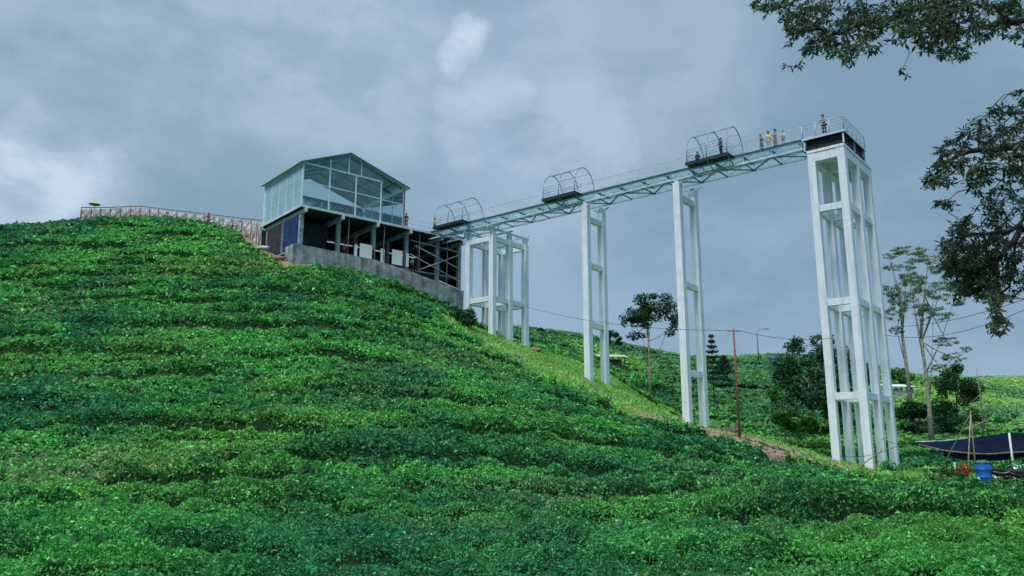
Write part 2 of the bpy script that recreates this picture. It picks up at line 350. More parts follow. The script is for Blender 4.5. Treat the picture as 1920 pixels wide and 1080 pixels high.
# ---------------------------------------------------------------- object helpers
ORG = {}
def tag(o, label=None, cat=None, group=None, kind=None):
    if label: o['label'] = label
    if cat: o['category'] = cat
    if group: o['group'] = group
    if kind: o['kind'] = kind
    return o
def thing(name, label, cat, p, group=None):
    o = bpy.data.objects.new(name, None); COL.objects.link(o); o.empty_display_size = .3
    o.location = Vector(p); ORG[o.name] = Vector(p); tag(o, label, cat, group); return o
def link_mesh(name, me, m, parent=None, origin=None):
    o = bpy.data.objects.new(name, me); COL.objects.link(o); me.materials.append(M[m] if isinstance(m, str) else m)
    if parent is not None:
        o.parent = parent; ORG[o.name] = ORG[parent.name]
    else:
        org = Vector(origin) if origin is not None else Vector((0, 0, 0)); o.location = org; ORG[o.name] = org
    return o
class MB:
    def __init__(s): s.v = []; s.f = []; s.smooth = []
    def add(s, vs, fs, sm=False):
        b = len(s.v); s.v += [tuple(float(k) for k in p) for p in vs]; s.f += [tuple(b + i for i in f) for f in fs]; s.smooth += [sm] * len(fs); return s
    def fbox(s, fr, a0, a1, b0, b1, c0, c1):
        vs = [fr(a, b, c_) for a in (a0, a1) for b in (b0, b1) for c_ in (c0, c1)]
        return s.add(vs, [(0, 1, 3, 2), (4, 6, 7, 5), (0, 4, 5, 1), (2, 3, 7, 6), (0, 2, 6, 4), (1, 5, 7, 3)])
    def bar(s, p, q, w, h=None, up=(0, 0, 1)):
        h = h or w; p = Vector(p); q = Vector(q); d = (q - p).normalized(); u = Vector(up)
        if abs(d.dot(u)) > .98: u = Vector((1, 0, 0))
        x = d.cross(u).normalized(); y = x.cross(d).normalized()
        vs = [e + x * (i * w / 2) + y * (j * h / 2) for e in (p, q) for i, j in ((-1, -1), (1, -1), (1, 1), (-1, 1))]
        return s.add(vs, [(0, 3, 2, 1), (4, 5, 6, 7), (0, 1, 5, 4), (1, 2, 6, 5), (2, 3, 7, 6), (3, 0, 4, 7)])
    def tube(s, pts, r, n=7, cap=True):
        pts = [Vector(p) for p in pts]; rs = r if isinstance(r, (list, tuple)) else [r] * len(pts); vs = []; fs = []
        for i, p in enumerate(pts):
            d = (pts[min(i + 1, len(pts) - 1)] - pts[max(i - 1, 0)]).normalized(); u = Vector((0, 0, 1)) if abs(d.z) < .9 else Vector((1, 0, 0))
            x = d.cross(u).normalized(); y = x.cross(d)
            vs += [p + (x * math.cos(2 * math.pi * k / n) + y * math.sin(2 * math.pi * k / n)) * rs[i] for k in range(n)]
        for i in range(len(pts) - 1):
            for k in range(n): fs.append((i * n + k, i * n + (k + 1) % n, (i + 1) * n + (k + 1) % n, (i + 1) * n + k))
        s.add(vs, fs, True)
        if cap:
            b = len(s.v) - len(vs); s.f += [tuple(b + k for k in range(n))[::-1], tuple(b + (len(pts) - 1) * n + k for k in range(n))]; s.smooth += [False, False]
        return s
    def lathe(s, c_, prof, n=20):
        vs = [(c_[0] + r * math.cos(2 * math.pi * k / n), c_[1] + r * math.sin(2 * math.pi * k / n), c_[2] + z) for r, z in prof for k in range(n)]
        fs = [(i * n + k, i * n + (k + 1) % n, (i + 1) * n + (k + 1) % n, (i + 1) * n + k) for i in range(len(prof) - 1) for k in range(n)]
        return s.add(vs, fs, True)
    def build(s, name, m, parent=None, origin=None, bevel=0):
        org = ORG[parent.name] if parent is not None else (Vector(origin) if origin is not None else Vector(s.v[0]))
        me = bpy.data.meshes.new(name); me.from_pydata([(x - org.x, y - org.y, z - org.z) for x, y, z in s.v], [], s.f)
        me.polygons.foreach_set('use_smooth', s.smooth); me.update()
        o = link_mesh(name, me, m, parent, org)
        if bevel:
            b = o.modifiers.new('bevel', 'BEVEL'); b.width = bevel; b.segments = 2; b.limit_method = 'ANGLE'
        return o
def dup(root, p, rz=0, label=None, parent=None):
    r = root.copy(); COL.objects.link(r)
    if parent is None: r.location = Vector(p); r.rotation_euler = (0, 0, rz)
    else: r.parent = parent
    if label: r['label'] = label
    for ch in list(root.children): dup(ch, None, parent=r)
    return r
def quads(name, m, cen, ax, sd_, L, Wd, col, parent=None, origin=None, tip=None):
    """one mesh of many leaf blades: rhombic, cen (n,3), ax = long axis, sd_ = side axis"""
    n = len(cen); V = np.empty((n, 4, 3), np.float32)
    L = np.asarray(L).reshape(-1, 1); Wd = np.asarray(Wd).reshape(-1, 1)
    nrm = np.cross(ax, sd_)
    V[:, 0] = cen - ax * L * .5; V[:, 2] = cen + ax * L * .5
    V[:, 1] = cen + sd_ * Wd * .5 + nrm * Wd * .12; V[:, 3] = cen - sd_ * Wd * .5 + nrm * Wd * .12
    if parent is not None: org = np.array(ORG[parent.name])
    else: org = np.array(origin if origin is not None else (0, 0, 0))
    V -= org.astype(np.float32)
    me = bpy.data.meshes.new(name); me.vertices.add(n * 4); me.vertices.foreach_set('co', V.ravel())
    me.loops.add(n * 4); me.loops.foreach_set('vertex_index', np.arange(n * 4, dtype=np.int32))
    me.polygons.add(n); me.polygons.foreach_set('loop_start', np.arange(0, n * 4, 4, dtype=np.int32)); me.polygons.foreach_set('loop_total', np.full(n, 4, np.int32))
    me.update(calc_edges=True)
    a = me.attributes.new('Col', 'FLOAT_COLOR', 'FACE'); cc = np.ones((n, 4), np.float32); cc[:, :3] = np.clip(col, 0, 1); a.data.foreach_set('color', cc.ravel())
    return link_mesh(name, me, m, parent, org)
def unit(v): return v / np.maximum(np.linalg.norm(v, axis=-1, keepdims=True), 1e-9)
def rand_dirs(n): return unit(RNG.normal(size=(n, 3)))

# ================================================================ GROUND
def grid_mesh(name, xs, ys, Z, col, m, kind, label=None, cat=None):
    nx, ny = len(xs), len(ys); X, Y = np.meshgrid(xs, ys)
    V = np.stack([X, Y, Z], -1).reshape(-1, 3).astype(np.float32)
    i, j = np.meshgrid(np.arange(nx - 1), np.arange(ny - 1)); a = (j * nx + i).ravel()
    F = np.stack([a, a + 1, a + 1 + nx, a + nx], 1).astype(np.int32)
    return V, F
def sheet(name, V, F, col, m):
    me = bpy.data.meshes.new(name); me.vertices.add(len(V)); me.vertices.foreach_set('co', V.ravel())
    me.loops.add(F.size); me.loops.foreach_set('vertex_index', F.ravel())
    me.polygons.add(len(F)); me.polygons.foreach_set('loop_start', np.arange(0, F.size, 4, dtype=np.int32)); me.polygons.foreach_set('loop_total', np.full(len(F), 4, np.int32))
    me.polygons.foreach_set('use_smooth', np.ones(len(F), bool)); me.update(calc_edges=True)
    a = me.attributes.new('Col', 'FLOAT_COLOR', 'POINT'); cc = np.ones((len(V), 4), np.float32); cc[:, :3] = np.clip(col, 0, 1); a.data.foreach_set('color', cc.ravel())
    return link_mesh(name, me, m)
def lerp(a, b, t): return a + (b - a) * np.asarray(t)[..., None]
def ground_col(x, y):
    tea, strip, soil, bld, track, yard = masks(x, y)
    n = fbm(x * 1.3, y * 1.3, 12); n2 = fbm(x * .3, y * .3, 13)
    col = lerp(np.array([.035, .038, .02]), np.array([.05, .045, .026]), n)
    grass = lerp(np.array([.17, .38, .07]), np.array([.27, .48, .12]), n)
    dirt = lerp(np.array([.26, .15, .09]), np.array([.40, .29, .19]), n)
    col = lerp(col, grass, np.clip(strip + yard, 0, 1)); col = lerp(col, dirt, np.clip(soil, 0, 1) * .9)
    return col
core_x = np.arange(-100, 100.1, .5); core_y = np.arange(-14, 180.1, .5)
ext = np.array([3, 8, 16, 30, 50, 80, 130, 250, 500, 1000, 2500.])
xs = np.concatenate([(-100 - ext)[::-1], core_x, 100 + ext]); ys = np.concatenate([(-14 - ext)[::-1], core_y, 180 + ext])
X, Y = np.meshgrid(xs, ys); Zg = gz(np.clip(X, -149, 149), np.clip(Y, -29, 239))
rr = np.maximum(np.maximum(np.abs(X) - 140, Y - 232), -25 - Y); t = sst(rr, 0, 120); Zg = Zg * (1 - t) + (-6 + 4 * vnoise(X / 220, Y / 220, 4)) * t
V = np.stack([X, Y, Zg], -1).reshape(-1, 3).astype(np.float32)
ii, jj = np.meshgrid(np.arange(len(xs) - 1), np.arange(len(ys) - 1)); a_ = (jj * len(xs) + ii).ravel(); F = np.stack([a_, a_ + 1, a_ + 1 + len(xs), a_ + len(xs)], 1).astype(np.int32)
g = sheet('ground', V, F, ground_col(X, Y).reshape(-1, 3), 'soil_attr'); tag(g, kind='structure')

# ================================================================ TEA
# solid inner hedge volume, then leaf blades over it
cx = np.arange(-92, 62, .3); cy = np.arange(5, 112, .3)
X, Y = np.meshgrid(cx, cy); T = masks(X, Y)[0]; Zs = bil(GROUND, X, Y); Hc = canopy(X, Y)
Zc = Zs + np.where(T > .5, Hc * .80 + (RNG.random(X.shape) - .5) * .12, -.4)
V = np.stack([X, Y, Zc], -1).reshape(-1, 3).astype(np.float32)
ii, jj = np.meshgrid(np.arange(len(cx) - 1), np.arange(len(cy) - 1)); a_ = (jj * len(cx) + ii).ravel(); F = np.stack([a_, a_ + 1, a_ + 1 + len(cx), a_ + len(cx)], 1).astype(np.int32)
keep = (T.ravel()[F].max(1) > .5) & (np.abs(X.ravel()[F[:, 0]]) < .85 * Y.ravel()[F[:, 0]] + 6); F = F[keep]
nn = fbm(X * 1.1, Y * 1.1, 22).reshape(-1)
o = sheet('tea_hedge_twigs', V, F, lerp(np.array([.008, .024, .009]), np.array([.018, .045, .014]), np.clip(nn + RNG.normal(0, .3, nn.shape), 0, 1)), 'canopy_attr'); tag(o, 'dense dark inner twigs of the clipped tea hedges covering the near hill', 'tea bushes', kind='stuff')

def tea_color(x, y, n, lo=0):
    big = fbm(x * .055, y * .075, 81, 3); mid = fbm(x * .33, y * .4, 82, 3); yel = fbm(x * .09 + 50, y * .12, 83, 3); brn = fbm(x * .13 + 9, y * .16, 84, 3)
    t = np.clip((big - .5) * 1.5 + (mid - .5) * 2.2 + .62, 0, 1)
    col = lerp(np.array([.018, .118, .042]), np.array([.060, .245, .045]), t)
    col = lerp(col, np.array([.130, .255, .035]), np.clip((yel - .53) * 3.5 + RNG.normal(0, .22, n), 0, 1) * .6)
    col = lerp(col, np.array([.155, .150, .085]), np.clip((brn - .6) * 5, 0, 1) * (RNG.random(n) < .40) * .8)
    col = lerp(col, np.array([.014, .125, .040]), np.clip(.40 - big, 0, .2) * 1.6)
    v = np.exp(RNG.normal(0, .30, n)); col = col * v[:, None]
    leaf_glint = RNG.random(n) < .02; col[leaf_glint] = col[leaf_glint] * .5 + np.array([.16, .30, .12])  # a few random leaves coloured pale as painted highlights
    return col
def tea_leaves(name, r0, r1, k, smin, cover, label, ymin=0, ymax=1e9, m='leaf_tea', clump=.35):
    # sample distances with density ~ r / size^2
    rs = np.linspace(r0, r1, 400); size = np.maximum(smin, k * rs); th0 = R(39)
    dens = cover / (.26 * size**2); cnt = np.trapezoid(dens * rs * 2 * th0, rs) if hasattr(np, 'trapezoid') else np.trapz(dens * rs * 2 * th0, rs)
    n = int(cnt); cdf = np.cumsum(dens * rs); cdf /= cdf[-1]
    r = np.interp(RNG.random(n), cdf, rs); th = (RNG.random(n) * 2 - 1) * th0
    x = r * np.sin(th); y = r * np.cos(th)
    ok = (masks(x, y)[0] > RNG.random(n) * .6 + .3) & (y > ymin) & (y < ymax); x = x[ok]; y = y[ok]; r = r[ok]; n = len(x)
    e = .12; h0 = gz(x, y) + canopy(x, y); hx = gz(x + e, y) + canopy(x + e, y); hy = gz(x, y + e) + canopy(x, y + e)
    nr = unit(np.stack([-(hx - h0) / e, -(hy - h0) / e, np.ones(n)], -1))
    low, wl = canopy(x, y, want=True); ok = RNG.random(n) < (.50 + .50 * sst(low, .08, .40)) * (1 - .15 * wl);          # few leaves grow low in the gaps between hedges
    x, y, r, h0, nr, wl = x[ok], y[ok], r[ok], h0[ok], nr[ok], wl[ok]; n = len(x)
    sz = np.maximum(smin, k * r) * np.exp(np.clip(RNG.normal(0, .25, n), -.6, .4))
    depth = RNG.random(n) ** 2 * .16; cen = np.stack([x, y, h0], -1) + nr * (-depth + .04)[:, None] + nr * (RNG.normal(0, clump * .5, n) * sz)[:, None]
    d = unit(nr * .75 + rand_dirs(n) * 1.0)                   # blade normal
    ax = unit(np.cross(d, rand_dirs(n)) + np.array([0, 0, .25])); sdv = unit(np.cross(d, ax))
    cc = tea_color(x, y, n) * 1.85 + .008; old_shaded = (wl > .3) & (RNG.random(n) < .6); cc[old_shaded] = lerp(np.array([.012, .085, .030]), np.array([.03, .15, .04]), RNG.random(old_shaded.sum()))   # aged leaves on clipped sides, coloured darker to paint in the hedge shade
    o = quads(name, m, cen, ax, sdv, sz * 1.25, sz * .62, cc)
    tag(o, label, 'tea bushes', kind='stuff'); return o
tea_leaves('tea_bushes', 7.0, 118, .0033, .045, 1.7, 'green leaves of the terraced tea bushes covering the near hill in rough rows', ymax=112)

# far slopes: leaf tufts over a terraced field
def far_tea():
    n = 330000; x = RNG.uniform(-12, 118, n); y = RNG.uniform(84, 186, n)
    ok = (masks(x, y)[0] > .5) & (np.abs(x) < .78 * y) & (x > -2); x = x[ok]; y = y[ok]; n = len(x)
    z = gz(x, y); f = 1.5 * z + .25 * y + (fbm(x * .06, y * .06, 91) - .5) * 7
    g = np.abs((f / 2.6 % 1) - .5) * 2; a = sst(vnoise(x * .08, np.floor(f / 2.6 + .5) * 3.3, 92), .1, .5)
    h = .95 - .8 * a * sst(g, .62, .9) + (vnoise(x * .9, y * .9, 93) - .5) * .35
    path = sst(np.abs(f % 17.0 - 8.5), 1.6, .9) * (x < 75)
    keep = RNG.random(n) > path; x, y, z, h, f = [q[keep] for q in (x, y, z, h, f)]; n = len(x)
    sz = .0038 * y * np.exp(np.clip(RNG.normal(0, .3, n), -.6, .35)); cen = np.stack([x, y, z + h * RNG.uniform(.55, 1.02, n)], -1)
    d = unit(np.array([0, -.35, .95]) + rand_dirs(n) * .8); ax = unit(np.cross(d, rand_dirs(n))); sdv = unit(np.cross(d, ax))
    t = np.clip((fbm(x * .06, y * .05, 94) - .5) * 3 + .5, 0, 1)
    col = .012 + 1.4 * lerp(np.array([.030, .130, .040]), np.array([.11, .28, .035]), t) * np.exp(np.clip(RNG.normal(0, .3, n), -.8, .5))[:, None]
    rt = sst(x, 40, 70)[:, None]; col = col * (1 - rt) + (col * np.array([1.5, 1.15, 1.3]) + .01) * rt
    o = quads('far_tea_bushes', 'leaf_tea', cen, ax, sdv, sz * 1.3, sz * .8, col); tag(o, 'rows of tea bushes on the far slope beyond the skywalk', 'tea bushes', kind='stuff')
far_tea()
# short grass on the ridge strip and the yard
def grass():
    n = 420000; s = RNG.uniform(-24, 42, n); p = RNG.uniform(-13, 13, n); q = BR.o[None] + BR.ux * s[:, None] + BR.uy * p[:, None]; x, y = q[:, 0], q[:, 1]
    tea, strip, soil, bld, track, yard = masks(x, y)
    ok = (np.maximum(strip, yard) > .4) & (soil * (.55 + .42 * sst(s, 17, 15)) < RNG.random(n)) & (fbm(x * .5, y * .5, 33) + RNG.random(n) * .5 > .55); x, y, strip = x[ok], y[ok], strip[ok]; n = len(x)
    L = RNG.uniform(.08, .20, n) * (1 + 1.0 * (RNG.random(n) < .06)); z = gz(x, y) + L * .35
    ax = unit(np.array([0, 0, 1]) + rand_dirs(n) * .75); sdv = unit(np.cross(ax, rand_dirs(n)))
    t = np.clip(fbm(x * .4, y * .4, 34) * 1.8 - .4, 0, 1); col = lerp(np.array([.17, .44, .08]), np.array([.34, .60, .15]), t) * np.exp(RNG.normal(0, .25, n))[:, None]
    br = RNG.random(n) < .05; col[br] = np.array([.22, .17, .09])
    o = quads('grass', 'leaf_tea', np.stack([x, y, z], -1), ax, sdv, L * 1.2, L * .45, col); tag(o, 'short bright grass on the ridge under the skywalk', 'grass', kind='stuff')
grass()

def clods():
    n = 26000; s = RNG.uniform(-24, 42, n); p = RNG.uniform(-17, 8, n); q = BR.o[None] + BR.ux * s[:, None] + BR.uy * p[:, None]; x, y = q[:, 0], q[:, 1]
    ok = masks(x, y)[2] > .35 + RNG.random(n) * .4; x, y = x[ok], y[ok]; n = len(x); r = .03 + .09 * RNG.random(n) ** 3
    d = unit(rand_dirs(n) + np.array([0, 0, .8])); ax = unit(np.cross(d, rand_dirs(n))); cen = np.stack([x, y, gz(x, y) + r * .15], -1)
    col = lerp(np.array([.20, .13, .08]), np.array([.48, .37, .27]), RNG.random(n))
    cen = np.concatenate([cen, cen + RNG.normal(0, .03, cen.shape)]); d2 = unit(d + rand_dirs(n) * .8); ax2 = unit(np.cross(d2, ax))
    o = quads('loose_soil', 'soil_attr', cen, np.concatenate([ax, ax2]), np.concatenate([np.cross(d, ax), unit(np.cross(d2, ax2))]), np.tile(r * 2, 2), np.tile(r * 1.7, 2), np.tile(col, (2, 1)))
    tag(o, 'loose reddish soil clods scattered on the bare track and patches', 'soil', kind='stuff')
clods()
# ================================================================ SKYWALK
def col_box(fr, s, p, a, z0, z1):
    return MB().fbox(fr, s - a / 2, s + a / 2, p - a / 2, p + a / 2, z0, z1)
def skywalk():
    L_ = 47.0; p = BR(L_ / 2, 1.2, 0); t = thing('skywalk_bridge', 'long teal steel truss skywalk from the glass pavilion to the tall lookout tower', 'bridge', p)
    e = MB().fbox(BR, 3.2, L_, 0.06, 2.34, -.10, -.02); e.build('deck', 'glass_deck', t)
    for nm, p0 in (('edge_beam', 0), ('edge_beam', 2.4)):
        MB().fbox(BR, 3.2, L_, p0 - .05, p0 + .05, -.12, .04).build(nm, 'deck_steel', t)
    cr = MB(); k = 3.6
    while k < L_:
        cr.fbox(BR, k - .04, k + .04, .07, 2.33, -.24, -.11); k += 2.5
    cr.build('cross_beams', 'steel_teal', t)
    zt, zb = -.20, -.80
    for p0 in (0.05, 2.35):
        tr = MB(); tr.bar(BR(3.3, p0, zt), BR(L_, p0, zt), .07, .08); tr.bar(BR(3.3, p0, zb), BR(L_, p0, zb), .12, .14)
        k = 3.4; i = 0
        while k < L_ - 1.3:
            tr.bar(BR(k, p0, zt), BR(k, p0, zb), .05)
            if i % 2: tr.bar(BR(k, p0, zt), BR(k + 1.25, p0, zb), .05)
            k += 1.25; i += 1
        tr.build('side_truss', 'steel_light', t)
    lb = MB(); k = 3.4; i = 0
    while k < L_ - 1.3:
        lb.bar(BR(k, .1, zb - .03), BR(k, 2.3, zb - .03), .09); lb.bar(BR(k, .1 if i % 2 else 2.3, zb + .03), BR(k + 2.5, 2.3 if i % 2 else .1, zb + .03), .10)
        lb.bar(BR(k, .1, -.20), BR(k, 2.3, -.20), .07)
        k += 2.5; i += 1
    lb.build('lower_bracing', 'steel_teal', t)
    for p0 in (0.0, 2.4):
        rl = MB(); rl.bar(BR(3.2, p0, 1.08), BR(L_, p0, 1.08), .045); rl.bar(BR(3.2, p0, .16), BR(L_, p0, .16), .03)
        k = 3.2
        while k < L_:
            rl.bar(BR(k, p0, .06), BR(k, p0, 1.06), .045); k += 1.25
        rl.build('handrail', 'steel_light', t)
        bl_ = MB(); k = 3.3
        while k < L_:
            bl_.bar(BR(k, p0, .17), BR(k, p0, 1.06), .014); k += .14
        bl_.build('balusters', 'rail_white', t)
    # three arched bays
    for (s0, s1) in ((9.3, 13.1), (25.3, 29.2), (40.4, 44.8)):
        bf = MB().fbox(BR, s0 - .15, s1 + .15, -1.25, -.08, -.16, -.01); bf.fbox(BR, s0 - .15, s1 + .15, -1.29, -1.251, -.26, .06)
        bay = bf.build('bay_floor', 'deck_dark', t)
        for q in (s0, (s0 + s1) / 2, s1):
            MB().bar(BR(q, -1.15, -.20), BR(q, .02, -.76), .07).build('bracket', 'steel_teal', bay)
        for q in (s0, (s0 + s1) / 2, s1):
            pts = []; w = 1.78; pc = .55
            for a in np.linspace(0, math.pi, 22):
                pts.append(BR(q, pc - w * math.cos(a) * (1 if True else 1), .60 + 2.35 * math.sin(a)))
            pts = [BR(q, pc - w, -.1)] + pts + [BR(q, pc + w, -.1)]
            MB().tube(pts, .05, 6).build('arch_hoop', 'steel_hoop', t)
        rl = MB(); w = 1.78; pc = .55
        for a in (60, 90, 122, 150):
            z = .60 + 2.35 * math.sin(R(a)); pp = pc - w * math.cos(R(a)); rl.tube([BR(s0, pp, z), BR(s1, pp, z)], .025, 5)
        for z in (.3, .6, .9, 1.15): rl.tube([BR(s0, -1.22, z), BR(s1, -1.22, z)], .016, 5); rl.tube([BR(s0, pc + w, z), BR(s1, pc + w, z)], .022, 5)
        for z in (.35, .7, 1.05):
            for q in (s0, s1): rl.tube([BR(q, -1.22, z), BR(q, -.02, z)], .018, 5)
        rl.build('bay_rails', 'steel_hoop', t)
    for q in (s0, s1): pass
skywalk()
def pier(s, beams, p_list, ztop, label):
    base = min(gz(*BR(s, p, 0)[:2]) for p in p_list); b = BR(s, sum(p_list) / 2, 0); b[2] = base
    t = thing('skywalk_pier', label, 'pier', b, 'slender two-legged piers under the skywalk')
    for p in p_list:
        g0 = float(gz(*BR(s, p, 0)[:2])) - H - .6
        col_box(BR, s, p, .66, g0, ztop).build('leg', 'white_concrete', t, bevel=.03)
    for z in beams:
        MB().fbox(BR, s - .22, s + .22, p_list[0] + .331, p_list[1] - .331, z - H, z - H + .55).build('crossbeam', 'white_concrete', t, bevel=.02)
    for p in p_list:
        k = MB(); k.fbox(BR, s - .2, s + .2, p - .2, p + .2, ztop + .001, -.86)
        k.bar(BR(s, p, ztop - .1), BR(s - .9, p, -.86), .10); k.bar(BR(s, p, ztop - .1), BR(s + .9, p, -.86), .10)
        k.build('bearing', 'steel_light', t)
pier(24.95, (22.9, 18.2, 12.3), (.15, 2.95), -1.15, 'white two-legged pier with three crossbeams, left of the lone round-crowned tree')
pier(14.85, (23.0, 14.9, 7.0), (.15, 3.25), -1.15, 'white two-legged pier nearest the tall lookout tower')

def tower(name, label, s_list, p_list, a, beams, ztop, cap=True):
    q = BR(sum(s_list) / 2, sum(p_list) / len(p_list), 0); q[2] = float(gz(q[0], q[1]))
    t = thing(name, label, 'tower', q)
    for s in s_list:
        for p in p_list:
            g0 = float(gz(*BR(s, p, 0)[:2])) - H - .8
            col_box(BR, s, p, a, g0, ztop).build('column', 'white_concrete', t, bevel=.03)
    for z in beams:
        b = MB(); w = a * .30
        for p in p_list: b.fbox(BR, s_list[0] + a / 2 + .001, s_list[1] - a / 2 - .001, p - w, p + w, z - H - .55, z - H)
        for s in s_list:
            for i in range(len(p_list) - 1): b.fbox(BR, s - w, s + w, p_list[i] + a / 2 + .001, p_list[i + 1] - a / 2 - .001, z - H - .55, z - H)
        b.build('ring_beam', 'white_concrete', t, bevel=.02)
    if cap:
        MB().fbox(BR, s_list[0] - a / 2 - .04, s_list[1] + a / 2 + .04, p_list[0] - a / 2 - .04, p_list[-1] + a / 2 + .04, ztop + .002, ztop + .25).build('top_slab', 'white_concrete', t, bevel=.02)
        b = MB(); w = a * .5 - .02
        for p in p_list: b.fbox(BR, s_list[0] + a / 2 + .001, s_list[1] - a / 2 - .001, p - w, p + w, ztop - .75, ztop)
        for s in s_list:
            for i in range(len(p_list) - 1): b.fbox(BR, s - w, s + w, p_list[i] + a / 2 + .001, p_list[i + 1] - a / 2 - .001, ztop - .75, ztop)
        b.build('top_beam', 'white_concrete', t, bevel=.02)
    return t
T4 = tower('lookout_tower', 'tallest white six-column tower with railed lookout platform at the near end of the skywalk', (.32, 2.66), (.32, 3.6, 6.95), .60, (19.9, 12.2, 4.9), -1.35)
# platform on the tower
def platform(t):
    MB().fbox(BR, -.12, 3.22, -.12, 5.6, -.12, .04).build('platform_deck', 'deck_steel', t)
    MB().fbox(BR, -.16, 3.26, -.17, -.125, -.2, -.01).fbox(BR, -.165, -.125, -.16, 5.64, -.2, -.01).build('platform_edge', 'rail_white', t)
    j = MB()
    for k in range(17): j.fbox(BR, .05, 3.05, .25 + k * .31, .37 + k * .31, -1.05, -.13)
    for k in range(6): j.fbox(BR, .02 + k * .56, .1 + k * .56, .1, 5.5, -.98, -.75)
    j.fbox(BR, .2, 3.0, 5.45, 5.5, -1.08, -.13)
    j.build('joists', 'deck_dark', t)
    for s, p in ((.0, .0), (3.1, .0), (.0, 2.75), (.0, 5.5), (3.1, 5.5)): MB().fbox(BR, s - .06, s + .06, p - .06, p + .06, -1.09, -.13).build('stub_post', 'rail_white', t)
    r = MB()
    ring = [(3.2, -.1), (-.1, -.1), (-.1, 5.55), (3.2, 5.55)]
    for z in (.3, .58, .85, 1.12):
        for a, b in zip(ring[:-1], ring[1:]): r.tube([BR(*a, z), BR(*b, z)], .032 if z > 1 else .022, 6)
    for a, b in zip(ring[:-1], ring[1:]):
        n = 3 if abs(a[1] - b[1]) < 1 else 5
        for i in range(n + 1):
            u = i / n; q = (a[0] + (b[0] - a[0]) * u, a[1] + (b[1] - a[1]) * u); r.tube([BR(*q, .04), BR(*q, 1.12)], .03, 6)
    r.build('railing', 'rail_white', t)
platform(T4)
T1 = tower('support_tower', 'shorter white tower of six columns where the skywalk leaves the pavilion', (37.3, 40.75), (.35, 3.15, 5.95), .62, (17.0,), -2.05, cap=False)
def t1_top(t):
    b = MB(); s0, s1 = 37.3, 40.75
    for p in (.35, 3.15, 5.95): b.fbox(BR, s0 + .311, s1 - .311, p - .2, p + .2, -2.6, -2.05)
    for s in (s0, s1):
        for p in (.35, 3.15): b.fbox(BR, s - .2, s + .2, p + .311, p + 2.489, -2.6, -2.05)
    b.build('top_ring', 'white_concrete', t, bevel=.02)
    h = MB()
    for s in (s0, s1):
        for p in (.35, 3.15, 5.95): h.fbox(BR, s - .22, s + .22, p - .22, p + .22, -2.04, -1.3)
        h.bar(BR(s, -.6, -1.2), BR(s, 6.6, -1.2), .22, .18)
        h.bar(BR(s, .35, -1.9), BR(s, -.5, -1.2), .10)
    for p in (.35, 3.15, 5.95): h.bar(BR(s0 - .5, p, -1.0), BR(s1 + .5, p, -1.0), .16, .18)
    h.build('head_frame', 'steel_light', t)
t1_top(T1)

